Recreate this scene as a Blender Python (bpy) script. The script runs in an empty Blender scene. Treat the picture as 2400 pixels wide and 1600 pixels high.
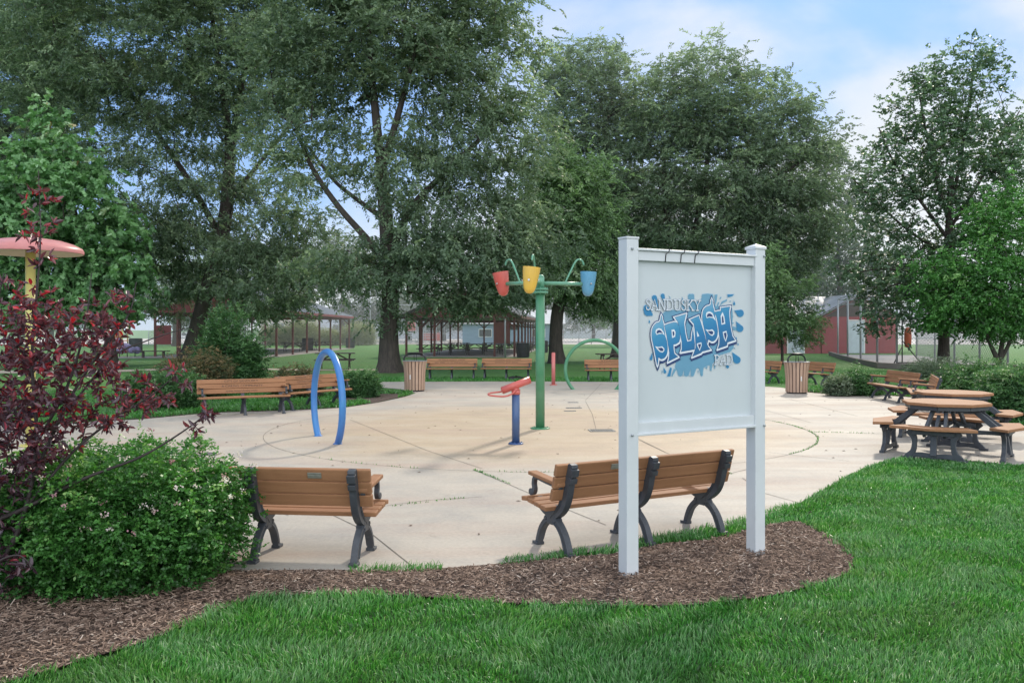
# Splash pad park: white notice board in front of a concrete splash pad with benches, trees and pavilions.
import bpy, bmesh, math, random
import numpy as np
from mathutils import Vector, Matrix
R = math.radians
PI = math.pi
rng = np.random.default_rng(7)
random.seed(7)
S = bpy.context.scene
C = S.collection
CAMH, FPX, HORY = 1.9, 2000.0, 773.0     # eye height, focal length and horizon row measured on a 2400x1600 picture


def gp(x, y, z=0.0):
    """ground point (at height z) for a measured picture position"""
    Y = FPX * (CAMH - z) / (y - HORY)
    return ((x - 1200.0) / FPX * Y, Y)


def at(x, y, Y):
    """world point at distance Y for a measured picture position"""
    return ((x - 1200.0) / FPX * Y, Y, CAMH - (y - HORY) / FPX * Y)


# ------------------------------------------------------------------ camera, light, sky
cd = bpy.data.cameras.new('camera')
cam = bpy.data.objects.new('camera', cd)
C.objects.link(cam)
cam.location = (0, 0, CAMH)
cam.rotation_euler = (R(90), 0, 0)
cd.sensor_width = 36
cd.lens = 30
cd.shift_y = -27 / 2400
cd.clip_start = 0.05
cd.clip_end = 5000
S.camera = cam
S.view_settings.view_transform = 'Standard'
S.view_settings.look = 'None'
S.view_settings.exposure = 0
S.view_settings.gamma = 1
S.cycles.max_bounces = 6
S.cycles.diffuse_bounces = 3
S.cycles.use_adaptive_sampling = True
S.cycles.adaptive_threshold = 0.02
S.cycles.transmission_bounces = 4
S.cycles.transparent_max_bounces = 8
S.cycles.caustics_reflective = False
S.cycles.caustics_refractive = False
S.cycles.use_denoising = True

SUN_AZ, SUN_EL = 22.0, 35.0       # degrees to the right of straight ahead, height
sd = Vector((math.sin(R(SUN_AZ)) * math.cos(R(SUN_EL)), math.cos(R(SUN_AZ)) * math.cos(R(SUN_EL)), math.sin(R(SUN_EL))))
ld = bpy.data.lights.new('sun', 'SUN')
ld.energy = 2.7
ld.angle = R(3.6)
ld.color = (1.0, 0.90, 0.76)
lo = bpy.data.objects.new('sun', ld)
C.objects.link(lo)
lo.rotation_euler = sd.to_track_quat('Z', 'Y').to_euler()
lo.location = (20, 40, 60)


# ------------------------------------------------------------------ node helpers
class NT:
    def __init__(self, tree):
        self.t = tree
        self.n = tree.nodes
        self.l = tree.links

    def new(self, typ, **kw):
        nd = self.n.new(typ)
        for k, v in kw.items():
            setattr(nd, k, v)
        return nd

    def link(self, a, b):
        self.l.new(a, b)

    def val(self, sock, v):
        if hasattr(v, 'is_linked') or hasattr(v, 'links'):
            self.l.new(v, sock)
        else:
            sock.default_value = v

    def noise(self, vec, scale, detail=4.0, rough=0.55, dist=0.0):
        nd = self.new('ShaderNodeTexNoise')
        if vec is not None:
            self.link(vec, nd.inputs['Vector'])
        nd.inputs['Scale'].default_value = scale
        nd.inputs['Detail'].default_value = detail
        nd.inputs['Roughness'].default_value = rough
        nd.inputs['Distortion'].default_value = dist
        return nd.outputs['Fac']

    def ramp(self, fac, stops, interp='LINEAR'):
        nd = self.new('ShaderNodeValToRGB')
        cr = nd.color_ramp
        cr.interpolation = interp
        while len(cr.elements) < len(stops):
            cr.elements.new(0.5)
        for e, (p, c) in zip(cr.elements, stops):
            e.position = p
            e.color = c if len(c) == 4 else (c[0], c[1], c[2], 1)
        self.link(fac, nd.inputs['Fac'])
        return nd.outputs['Color']

    def mix(self, fac, a, b, mode='MIX'):
        nd = self.new('ShaderNodeMix', data_type='RGBA', blend_type=mode)
        self.val(nd.inputs[0], fac)
        for s, v in ((nd.inputs[6], a), (nd.inputs[7], b)):
            if isinstance(v, (tuple, list)):
                v = tuple(v) if len(v) == 4 else (v[0], v[1], v[2], 1)
            self.val(s, v)
        return nd.outputs[2]

    def math(self, op, a, b=0.0, c=None, clamp=False):
        nd = self.new('ShaderNodeMath', operation=op)
        nd.use_clamp = clamp
        self.val(nd.inputs[0], a)
        self.val(nd.inputs[1], b)
        if c is not None:
            self.val(nd.inputs[2], c)
        return nd.outputs[0]

    def mapping(self, vec, scale=(1, 1, 1), loc=(0, 0, 0), rot=(0, 0, 0)):
        nd = self.new('ShaderNodeMapping')
        self.link(vec, nd.inputs['Vector'])
        nd.inputs['Scale'].default_value = scale
        nd.inputs['Location'].default_value = loc
        nd.inputs['Rotation'].default_value = rot
        return nd.outputs['Vector']

    def bump(self, h, strength=0.3, dist=0.02):
        nd = self.new('ShaderNodeBump')
        nd.inputs['Strength'].default_value = strength
        nd.inputs['Distance'].default_value = dist
        self.link(h, nd.inputs['Height'])
        return nd.outputs['Normal']


def newmat(name):
    m = bpy.data.materials.new(name)
    m.use_nodes = True
    nt = NT(m.node_tree)
    m.node_tree.nodes.clear()
    out = nt.new('ShaderNodeOutputMaterial')
    bs = nt.new('ShaderNodeBsdfPrincipled')
    nt.link(bs.outputs[0], out.inputs['Surface'])
    tc = nt.new('ShaderNodeTexCoord')
    return m, nt, bs, tc, out


def simple(name, c1, c2=None, scale=6.0, rough=0.6, metal=0.0, bump=0.0, bscale=None, stretch=(1, 1, 1), grime=0.0, spec=0.5, coord='Object', island=0.0, dirt=0.0):
    m, nt, bs, tc, out = newmat(name)
    c2 = c2 or tuple(x * 0.82 for x in c1)
    v = nt.mapping(tc.outputs[coord], stretch)
    f = nt.noise(v, scale, 5.0, 0.6)
    f2 = nt.ramp(f, [(0.3, (0, 0, 0)), (0.7, (1, 1, 1))])
    col = nt.mix(f2, c2, c1)
    if grime > 0:
        g = nt.noise(tc.outputs[coord], 2.3, 6.0, 0.7)
        gf = nt.math('MULTIPLY', nt.ramp(g, [(0.5, (0, 0, 0)), (0.75, (1, 1, 1))]), grime)
        col = nt.mix(gf, col, tuple(x * 0.45 for x in c1))
    nt.val(bs.inputs['Base Color'], col)
    if island > 0:
        gi = nt.new('ShaderNodeNewGeometry')
        k = nt.math('MULTIPLY_ADD', gi.outputs['Random Per Island'], island, 1.0 - island / 2)
        col = nt.mix(1.0, col, k, 'MULTIPLY')
    if dirt > 0:        # splashed soil near the ground and run-off streaks
        sz = nt.new('ShaderNodeSeparateXYZ')
        nt.link(tc.outputs['Object'], sz.inputs[0])
        low = nt.math('SUBTRACT', 1.0, nt.math('DIVIDE', sz.outputs['Z'], 0.22), clamp=True)
        sn_ = nt.noise(tc.outputs['Object'], 14, 5, 0.7)
        df = nt.math('MULTIPLY', nt.math('MULTIPLY', low, nt.math('MULTIPLY', sn_, 1.6)), dirt, clamp=True)
        col = nt.mix(df, col, (0.16, 0.11, 0.08))
        run = nt.noise(nt.mapping(tc.outputs['Object'], (16, 16, 0.7)), 1.5, 5, 0.7)
        rf_ = nt.math('MULTIPLY', nt.ramp(run, [(0.52, (0, 0, 0)), (0.75, (1, 1, 1))]), 0.22)
        col = nt.mix(rf_, col, (0.33, 0.35, 0.34))
    rr = nt.math('ADD', nt.math('MULTIPLY', f, 0.25), rough - 0.12)
    nt.val(bs.inputs['Roughness'], rr)
    bs.inputs['Metallic'].default_value = metal
    bs.inputs['Specular IOR Level'].default_value = spec
    if bump > 0:
        h = nt.noise(v, bscale or scale * 6, 4.0, 0.6)
        nt.val(bs.inputs['Normal'], nt.bump(h, bump, 0.01))
    return m


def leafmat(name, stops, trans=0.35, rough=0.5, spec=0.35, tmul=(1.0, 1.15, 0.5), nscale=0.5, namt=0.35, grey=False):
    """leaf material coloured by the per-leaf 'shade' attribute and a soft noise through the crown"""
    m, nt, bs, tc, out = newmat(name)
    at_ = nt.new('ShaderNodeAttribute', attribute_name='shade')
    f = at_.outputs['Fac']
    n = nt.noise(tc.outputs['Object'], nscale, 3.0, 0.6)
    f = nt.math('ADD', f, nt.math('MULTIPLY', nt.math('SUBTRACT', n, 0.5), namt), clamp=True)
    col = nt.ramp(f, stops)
    if grey:            # sky sheen on the grass painted in as grey green patches
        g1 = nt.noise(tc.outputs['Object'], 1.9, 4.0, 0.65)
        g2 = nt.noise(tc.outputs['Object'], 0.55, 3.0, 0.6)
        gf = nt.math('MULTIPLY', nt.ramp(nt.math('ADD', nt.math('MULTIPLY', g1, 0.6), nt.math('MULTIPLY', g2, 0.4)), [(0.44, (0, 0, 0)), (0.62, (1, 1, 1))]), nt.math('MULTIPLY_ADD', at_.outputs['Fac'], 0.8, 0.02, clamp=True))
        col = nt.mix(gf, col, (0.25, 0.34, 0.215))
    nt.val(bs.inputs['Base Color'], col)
    bs.inputs['Roughness'].default_value = rough
    bs.inputs['Specular IOR Level'].default_value = spec
    tr = nt.new('ShaderNodeBsdfTranslucent')
    nt.val(tr.inputs['Color'], nt.mix(1.0, col, tmul, 'MULTIPLY'))
    mx = nt.new('ShaderNodeMixShader')
    mx.inputs[0].default_value = trans
    nt.link(bs.outputs[0], mx.inputs[1])
    nt.link(tr.outputs[0], mx.inputs[2])
    nt.link(mx.outputs[0], out.inputs['Surface'])
    return m


# world: Nishita daylight with thin cloud spread over it
W = bpy.data.worlds.new('World')
S.world = W
W.use_nodes = True
wt = NT(W.node_tree)
W.node_tree.nodes.clear()
wo = wt.new('ShaderNodeOutputWorld')
bg = wt.new('ShaderNodeBackground')
sky = wt.new('ShaderNodeTexSky')
sky.sky_type = 'NISHITA'
sky.sun_disc = False
sky.sun_elevation = R(SUN_EL)
sky.sun_rotation = R(SUN_AZ)
sky.air_density = 1.0
sky.dust_density = 0.6
sky.ozone_density = 1.5
wtc = wt.new('ShaderNodeTexCoord')
wv = wt.mapping(wtc.outputs['Generated'], (1.0, 1.0, 1.9), (0.62, 0.3, 0.15))
wn = wt.noise(wv, 2.6, 6.0, 0.52, 0.5)
sep = wt.new('ShaderNodeSeparateXYZ')
wt.link(wtc.outputs['Generated'], sep.inputs[0])
# more cloud to the right of the view and along the horizon
bias = wt.math('MULTIPLY', sep.outputs['X'], 0.42)
hz = wt.math('SUBTRACT', 0.24, sep.outputs['Z'])
hz = wt.math('MAXIMUM', wt.math('MULTIPLY', hz, 1.5), 0.0)
up_ = wt.math('MAXIMUM', wt.math('MULTIPLY', wt.math('SUBTRACT', sep.outputs['Z'], 0.42), 1.2), 0.0)  # extra unseen cloud overhead, added for a brighter sky fill
bk_ = wt.math('MAXIMUM', wt.math('MULTIPLY', wt.math('SUBTRACT', 0.2, sep.outputs['Y']), 0.5), 0.0)  # extra unseen cloud behind the viewer, added as fill light
cf = wt.math('ADD', wt.math('ADD', wt.math('ADD', wn, bias), hz), wt.math('ADD', up_, bk_))
cm = wt.ramp(cf, [(0.50, (0.05, 0.05, 0.05)), (0.80, (0.97, 0.97, 0.97))], 'EASE')
skyc = wt.mix(1.0, sky.outputs[0], (0.34, 0.56, 1.04, 1), 'MULTIPLY')
skyc = wt.mix(0.62, skyc, (2.15, 3.85, 6.3, 1))
# unseen cloud behind the viewer brightened as added fill for camera-facing sides
cb = wt.math('MULTIPLY_ADD', wt.math('MAXIMUM', bk_, 0.0), 2.6, 1.0)
cloud = wt.mix(1.0, (5.6, 5.95, 6.4, 1), cb, 'MULTIPLY')
cl = wt.mix(cm, skyc, cloud)
wt.link(cl, bg.inputs['Color'])
bg.inputs['Strength'].default_value = 0.15
wt.link(bg.outputs[0], wo.inputs['Surface'])


# ------------------------------------------------------------------ mesh helpers
def tag(o, label=None, cat=None, group=None, kind=None):
    if label:
        o['label'] = label
    if cat:
        o['category'] = cat
    if group:
        o['group'] = group
    if kind:
        o['kind'] = kind
    return o


def empty(name, loc=(0, 0, 0), rz=0.0, label=None, cat=None, group=None):
    o = bpy.data.objects.new(name, None)
    C.objects.link(o)
    o.location = loc
    o.rotation_euler = (0, 0, rz)
    o.empty_display_size = 0.1
    return tag(o, label, cat, group)


def kids(o):
    return [c for c in S.objects if c.parent == o]


def copy_tree(o, parent=None):
    c = o.copy()
    C.objects.link(c)
    c.parent = parent
    for ch in KID.get(o.name, []):
        copy_child(ch, c)
    return c


KID = {}


def copy_child(o, parent):
    c = o.copy()
    C.objects.link(c)
    c.parent = parent
    KID.setdefault(parent.name, []).append(c)
    for ch in KID.get(o.name, []):
        copy_child(ch, c)
    return c


def link_mesh(name, me, mat, parent=None, bevel=0.0, smooth=False, segs=2):
    o = bpy.data.objects.new(name, me)
    C.objects.link(o)
    if mat is not None:
        for m_ in (mat if isinstance(mat, (list, tuple)) else [mat]):
            me.materials.append(m_)
    if parent is not None:
        o.parent = parent
        KID.setdefault(parent.name, []).append(o)
    if bevel > 0:
        b = o.modifiers.new('bevel', 'BEVEL')
        b.width = bevel
        b.segments = segs
        b.limit_method = 'ANGLE'
        b.angle_limit = R(40)
        b.harden_normals = False
    if smooth:
        me.shade_smooth()
    return o


def mesh_np(name, V, F, mat, parent=None, shade=None, smooth=False, midx=None):
    """fast mesh from arrays; F is (m, k) with one k for all faces"""
    me = bpy.data.meshes.new(name)
    V = np.ascontiguousarray(V, dtype=np.float32)
    F = np.ascontiguousarray(F, dtype=np.int32)
    m, k = F.shape
    me.vertices.add(len(V))
    me.vertices.foreach_set('co', V.ravel())
    me.loops.add(m * k)
    me.loops.foreach_set('vertex_index', F.ravel())
    me.polygons.add(m)
    me.polygons.foreach_set('loop_start', np.arange(0, m * k, k, dtype=np.int32))
    me.polygons.foreach_set('loop_total', np.full(m, k, dtype=np.int32))
    me.update(calc_edges=True)
    if shade is not None:
        a = me.attributes.new('shade', 'FLOAT', 'POINT')
        a.data.foreach_set('value', np.ascontiguousarray(shade, dtype=np.float32))
    if midx is not None:
        me.polygons.foreach_set('material_index', np.ascontiguousarray(midx, dtype=np.int32))
    return link_mesh(name, me, mat, parent, smooth=smooth)


def rotz(a):
    return Matrix.Rotation(a, 4, 'Z')


class MB:
    """collects shapes into one mesh"""

    def __init__(self):
        self.v = []
        self.f = []
        self.sm = []

    def add(self, vs, fs, smooth=False):
        b = len(self.v)
        self.v.extend([tuple(x) for x in vs])
        self.f.extend([tuple(b + i for i in f) for f in fs])
        self.sm.extend([smooth] * len(fs))
        return self

    def box(self, c, s, M=None):
        x, y, z = s[0] / 2, s[1] / 2, s[2] / 2
        vs = [Vector((sx * x, sy * y, sz * z)) for sz in (-1, 1) for sy in (-1, 1) for sx in (-1, 1)]
        if M is not None:
            vs = [M @ v for v in vs]
        c = Vector(c)
        vs = [v + c for v in vs]
        return self.add(vs, [(0, 2, 3, 1), (4, 5, 7, 6), (0, 1, 5, 4), (2, 6, 7, 3), (0, 4, 6, 2), (1, 3, 7, 5)])

    def bar(self, a, b, w, h, up=(0, 0, 1)):
        """rectangular bar from a to b"""
        a, b = Vector(a), Vector(b)
        d = (b - a)
        L = d.length
        d.normalize()
        u = Vector(up)
        s = d.cross(u)
        if s.length < 1e-4:
            s = d.cross(Vector((1, 0, 0)))
        s.normalize()
        u = s.cross(d)
        vs = []
        for p in (a, b):
            for sx, sz in ((-1, -1), (1, -1), (1, 1), (-1, 1)):
                vs.append(p + s * (sx * w / 2) + u * (sz * h / 2))
        return self.add(vs, [(3, 2, 1, 0), (4, 5, 6, 7), (0, 1, 5, 4), (1, 2, 6, 5), (2, 3, 7, 6), (3, 0, 4, 7)])

    def tube(self, pts, rad, n=10, caps=True, closed=False):
        pts = [Vector(p) for p in pts]
        m = len(pts)
        rads = rad if isinstance(rad, (list, tuple)) else [rad] * m
        prev = None
        vs = []
        for i, p in enumerate(pts):
            if closed:
                d = pts[(i + 1) % m] - pts[i - 1]
            else:
                d = (pts[min(i + 1, m - 1)] - pts[max(i - 1, 0)])
            d.normalize()
            if prev is None:
                ref = Vector((0, 0, 1)) if abs(d.z) < 0.9 else Vector((1, 0, 0))
                s = d.cross(ref)
            else:
                s = prev - d * prev.dot(d)
            s.normalize()
            prev = s
            t = d.cross(s)
            for k in range(n):
                a = 2 * PI * k / n
                vs.append(p + (s * math.cos(a) + t * math.sin(a)) * rads[i])
        fs = []
        for i in range(m if closed else m - 1):
            j = (i + 1) % m
            for k in range(n):
                k2 = (k + 1) % n
                fs.append((i * n + k, i * n + k2, j * n + k2, j * n + k))
        self.add(vs, fs, True)
        if caps and not closed:
            b = len(self.v) - len(vs)
            self.f.append(tuple(b + k for k in reversed(range(n))))
            self.f.append(tuple(b + (m - 1) * n + k for k in range(n)))
            self.sm.extend([False, False])
        return self

    def lathe(self, prof, n=24, c=(0, 0, 0), cap=True):
        vs = []
        for r, z in prof:
            for k in range(n):
                a = 2 * PI * k / n
                vs.append((c[0] + r * math.cos(a), c[1] + r * math.sin(a), c[2] + z))
        fs = []
        for i in range(len(prof) - 1):
            for k in range(n):
                k2 = (k + 1) % n
                fs.append((i * n + k, i * n + k2, (i + 1) * n + k2, (i + 1) * n + k))
        self.add(vs, fs, True)
        if cap:
            b = len(self.v) - len(vs)
            self.f.append(tuple(b + k for k in reversed(range(n))))
            self.f.append(tuple(b + (len(prof) - 1) * n + k for k in range(n)))
            self.sm.extend([False, False])
        return self

    def prism(self, poly, z0, z1, M=None):
        """poly: list of (x, y) counter clockwise, extruded from z0 to z1, then moved by M"""
        n = len(poly)
        vs = [Vector((x, y, z)) for z in (z0, z1) for x, y in poly]
        if M is not None:
            vs = [M @ v for v in vs]
        fs = [tuple(reversed(range(n))), tuple(range(n, 2 * n))]
        for i in range(n):
            j = (i + 1) % n
            fs.append((i, j, n + j, n + i))
        return self.add(vs, fs)

    def sweep(self, pts, widths, x0, x1):
        """band in the (y, z) plane with varying width, extruded from x0 to x1"""
        P = [Vector((0, p[0], p[1])) for p in pts]
        m = len(P)
        L, Rr = [], []
        for i in range(m):
            d = P[min(i + 1, m - 1)] - P[max(i - 1, 0)]
            d.normalize()
            nrm = Vector((0, -d.z, d.y))
            L.append(P[i] + nrm * widths[i] / 2)
            Rr.append(P[i] - nrm * widths[i] / 2)
        vs = []
        for i in range(m):
            for x in (x0, x1):
                vs.append((x, L[i].y, L[i].z))
                vs.append((x, Rr[i].y, Rr[i].z))
        fs = []
        for i in range(m - 1):
            a, b = i * 4, (i + 1) * 4
            fs += [(a, b, b + 1, a + 1), (a + 2, a + 3, b + 3, b + 2), (a, a + 2, b + 2, b), (a + 1, b + 1, b + 3, a + 3)]
        fs += [(0, 1, 3, 2), ((m - 1) * 4, (m - 1) * 4 + 2, (m - 1) * 4 + 3, (m - 1) * 4 + 1)]
        return self.add(vs, fs)

    def build(self, name, mat, parent=None, bevel=0.0, segs=2):
        me = bpy.data.meshes.new(name)
        me.from_pydata(self.v, [], self.f)
        me.polygons.foreach_set('use_smooth', self.sm)
        bm = bmesh.new()
        bm.from_mesh(me)
        bmesh.ops.recalc_face_normals(bm, faces=bm.faces)
        bm.to_mesh(me)
        bm.free()
        me.update()
        return link_mesh(name, me, mat, parent, bevel=bevel, segs=segs)


def smooth_path(pts, n=8):
    """Catmull-Rom through points (2 or 3 numbers each)"""
    P = [np.array(p, float) for p in pts]
    P = [2 * P[0] - P[1]] + P + [2 * P[-1] - P[-2]]
    out = []
    for i in range(1, len(P) - 2):
        for k in range(n):
            t = k / n
            a, b, c, d = P[i - 1], P[i], P[i + 1], P[i + 2]
            out.append(0.5 * ((2 * b) + (-a + c) * t + (2 * a - 5 * b + 4 * c - d) * t * t + (-a + 3 * b - 3 * c + d) * t ** 3))
    out.append(P[-2])
    return [tuple(p) for p in out]


def inpoly(px, py, poly):
    x = np.asarray(px)
    y = np.asarray(py)
    ins = np.zeros(x.shape, bool)
    n = len(poly)
    j = n - 1
    for i in range(n):
        xi, yi = poly[i]
        xj, yj = poly[j]
        c = ((yi > y) != (yj > y)) & (x < (xj - xi) * (y - yi) / (yj - yi + 1e-12) + xi)
        ins ^= c
        j = i
    return ins


def polydist(px, py, poly, closed=True):
    """distance to a polygon outline"""
    p = np.stack([px, py], 1)
    best = np.full(len(p), 1e9)
    n = len(poly)
    for i in range(n if closed else n - 1):
        a = np.array(poly[i])
        b = np.array(poly[(i + 1) % n])
        d = b - a
        t = np.clip(((p - a) @ d) / (d @ d + 1e-12), 0, 1)
        q = a + t[:, None] * d
        best = np.minimum(best, np.hypot(*(p - q).T))
    return best


def tri_poly(name, poly, z, mat, kind=None, parent=None, grid=None):
    """flat sheet from a polygon"""
    bm = bmesh.new()
    vs = [bm.verts.new((x, y, z)) for x, y in poly]
    f = bm.faces.new(vs)
    if f.normal.z < 0:
        f.normal_flip()
    bmesh.ops.triangulate(bm, faces=bm.faces)
    bmesh.ops.recalc_face_normals(bm, faces=bm.faces)
    for f in bm.faces:
        f.normal_update()
        if f.normal.z < 0:
            f.normal_flip()
    me = bpy.data.meshes.new(name)
    bm.to_mesh(me)
    bm.free()
    o = link_mesh(name, me, mat, parent)
    if kind:
        o['kind'] = kind
    return o


def text_mesh(s, size, extrude=0.0, align='CENTER'):
    cu = bpy.data.curves.new('t', 'FONT')
    cu.body = s
    cu.size = size
    cu.align_x = align
    cu.align_y = 'CENTER'
    cu.extrude = extrude
    cu.resolution_u = 3
    o = bpy.data.objects.new('t', cu)
    C.objects.link(o)
    dg = bpy.context.evaluated_depsgraph_get()
    me = bpy.data.meshes.new_from_object(o.evaluated_get(dg))
    bpy.data.objects.remove(o)
    bpy.data.curves.remove(cu)
    vs = [v.co.copy() for v in me.vertices]
    fs = [tuple(p.vertices) for p in me.polygons]
    bpy.data.meshes.remove(me)
    return vs, fs


def fill2d(loops, off=0.0):
    """triangles of a 2-d outline (loops of (x, y)); off grows every loop outward"""
    L = []
    for lp in loops:
        lp = [Vector((x, y)) for x, y in lp]
        if off:
            n = len(lp)
            area = sum(lp[i].x * lp[(i + 1) % n].y - lp[(i + 1) % n].x * lp[i].y for i in range(n))
            sg = 1 if area > 0 else -1
            q = []
            for i in range(n):
                d0 = (lp[i] - lp[i - 1]).normalized()
                d1 = (lp[(i + 1) % n] - lp[i]).normalized()
                n0 = Vector((d0.y, -d0.x)) * sg
                n1 = Vector((d1.y, -d1.x)) * sg
                m = n0 + n1
                if m.length < 1e-4:
                    m = n0
                m.normalize()
                k = 1 / max(0.5, m.dot(n0))
                q.append(lp[i] + m * off * k)
            lp = q
        L.append(lp)
    from mathutils.geometry import tessellate_polygon
    tr = tessellate_polygon([[v.to_3d() for v in lp] for lp in L])
    flat = [v for lp in L for v in lp]
    return flat, tr

# ------------------------------------------------------------------ common materials
M = {}
M['lumber'] = simple('tan_lumber', (0.38, 0.192, 0.098), (0.30, 0.145, 0.072), 3.0, 0.66, stretch=(0.6, 6, 6), bump=0.3, bscale=30, grime=0.4, spec=0.28, island=0.34)
M['lumber_pale'] = simple('weathered_lumber', (0.50, 0.34, 0.245), (0.42, 0.27, 0.19), 3.0, 0.6, stretch=(6, 6, 0.6), bump=0.2, bscale=30, grime=0.3, island=0.25)
M['iron'] = simple('charcoal_casting', (0.072, 0.080, 0.094), (0.045, 0.05, 0.06), 9.0, 0.48, bump=0.2, bscale=60, spec=0.5)
M['black'] = simple('black_metal', (0.02, 0.021, 0.024), (0.012, 0.012, 0.014), 8.0, 0.4)
M['steel'] = simple('bolt_steel', (0.55, 0.55, 0.55), None, 8, 0.3, metal=0.9)
M['vinyl'] = simple('white_vinyl', (0.66, 0.685, 0.70), (0.60, 0.63, 0.65), 1.5, 0.38, grime=0.12, spec=0.5, dirt=0.8)
M['panel'] = simple('white_panel', (0.59, 0.635, 0.65), (0.545, 0.59, 0.61), 0.9, 0.35, grime=0.06, dirt=0.3)
M['engrave'] = simple('engraved_dark', (0.06, 0.035, 0.025), None, 10, 0.7)
M['plaque'] = simple('plaque', (0.42, 0.43, 0.38), (0.3, 0.31, 0.27), 30, 0.35, metal=0.6)
M['red_barn'] = simple('barn_red_siding', (0.25, 0.045, 0.05), (0.2, 0.035, 0.042), 2.0, 0.6, stretch=(1, 1, 0.15), grime=0.2)
M['red_frame'] = simple('red_brown_timber', (0.17, 0.05, 0.042), (0.12, 0.036, 0.032), 3.0, 0.6, stretch=(3, 3, 0.6), grime=0.2)
M['dark_timber'] = simple('dark_brown_timber', (0.06, 0.04, 0.034), (0.04, 0.028, 0.024), 4.0, 0.6, grime=0.2)
M['bark'] = simple('bark', (0.085, 0.07, 0.058), (0.035, 0.029, 0.026), 3.5, 0.9, stretch=(3.5, 3.5, 0.55), bump=1.0, bscale=14)
M['galv'] = simple('galvanised_pipe', (0.42, 0.45, 0.47), (0.34, 0.37, 0.39), 3.0, 0.45, metal=0.5)
M['grey_door'] = simple('pale_grey_door', (0.45, 0.52, 0.57), None, 3.0, 0.5, grime=0.1)
M['slab'] = simple('slab_concrete', (0.40, 0.36, 0.33), (0.33, 0.30, 0.28), 1.5, 0.85, bump=0.2, grime=0.2)
M['white_paint'] = simple('white_paint', (0.72, 0.72, 0.70), None, 4.0, 0.5, grime=0.1)
M['grey_wall'] = simple('grey_blue_wall', (0.36, 0.40, 0.45), (0.31, 0.35, 0.40), 0.3, 0.8, stretch=(2, 2, 0.2))
M['glass_dark'] = simple('dark_glass', (0.05, 0.06, 0.07), None, 4.0, 0.12, spec=0.8)
M['rubber'] = simple('black_rubber', (0.025, 0.025, 0.026), None, 8.0, 0.8)


def roof_mat():
    m, nt, bs, tc, out = newmat('ribbed_metal_roof')
    w = nt.new('ShaderNodeTexWave', wave_type='BANDS', bands_direction='X')
    nt.link(tc.outputs['UV'], w.inputs['Vector'])
    f = nt.noise(tc.outputs['Object'], 0.8, 5, 0.6)
    nt.val(bs.inputs['Base Color'], nt.ramp(f, [(0.3, (0.22, 0.24, 0.27)), (0.7, (0.31, 0.33, 0.36))]))
    bs.inputs['Roughness'].default_value = 0.45
    bs.inputs['Metallic'].default_value = 0.0
    return m


M['roof'] = roof_mat()


# ------------------------------------------------------------------ the ground
def lawn_material():
    m, nt, bs, tc, out = newmat('lawn_turf')
    o = tc.outputs['Object']
    big = nt.noise(nt.mapping(o, (0.5, 1.6, 1)), 0.22, 4, 0.6)
    mid = nt.noise(o, 2.6, 5, 0.7)
    fine = nt.noise(nt.mapping(o, (1, 0.45, 1)), 42, 3, 0.7)
    c = nt.ramp(fine, [(0.25, (0.04, 0.13, 0.03)), (0.5, (0.085, 0.23, 0.052)), (0.8, (0.18, 0.35, 0.11))])
    c = nt.mix(nt.math('MULTIPLY', nt.ramp(mid, [(0.4, (0, 0, 0)), (0.75, (1, 1, 1))]), 0.45), c, (0.09, 0.155, 0.05))
    c = nt.mix(nt.math('MULTIPLY', nt.ramp(big, [(0.42, (0, 0, 0)), (0.7, (1, 1, 1))]), 0.5), c, (0.125, 0.20, 0.07))
    sp = nt.new('ShaderNodeSeparateXYZ')        # near thatch, with the shade between the blades painted into its colour
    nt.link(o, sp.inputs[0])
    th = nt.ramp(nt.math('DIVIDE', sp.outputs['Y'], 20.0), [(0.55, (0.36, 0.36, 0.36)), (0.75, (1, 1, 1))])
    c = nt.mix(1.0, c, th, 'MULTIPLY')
    nt.val(bs.inputs['Base Color'], c)
    bs.inputs['Roughness'].default_value = 0.85
    bs.inputs['Specular IOR Level'].default_value = 0.2
    nt.val(bs.inputs['Normal'], nt.bump(fine, 0.9, 0.05))
    return m


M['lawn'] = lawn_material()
PC, PR = (0.5, 16.5), 5.1      # tinted circle of the splash pad


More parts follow.
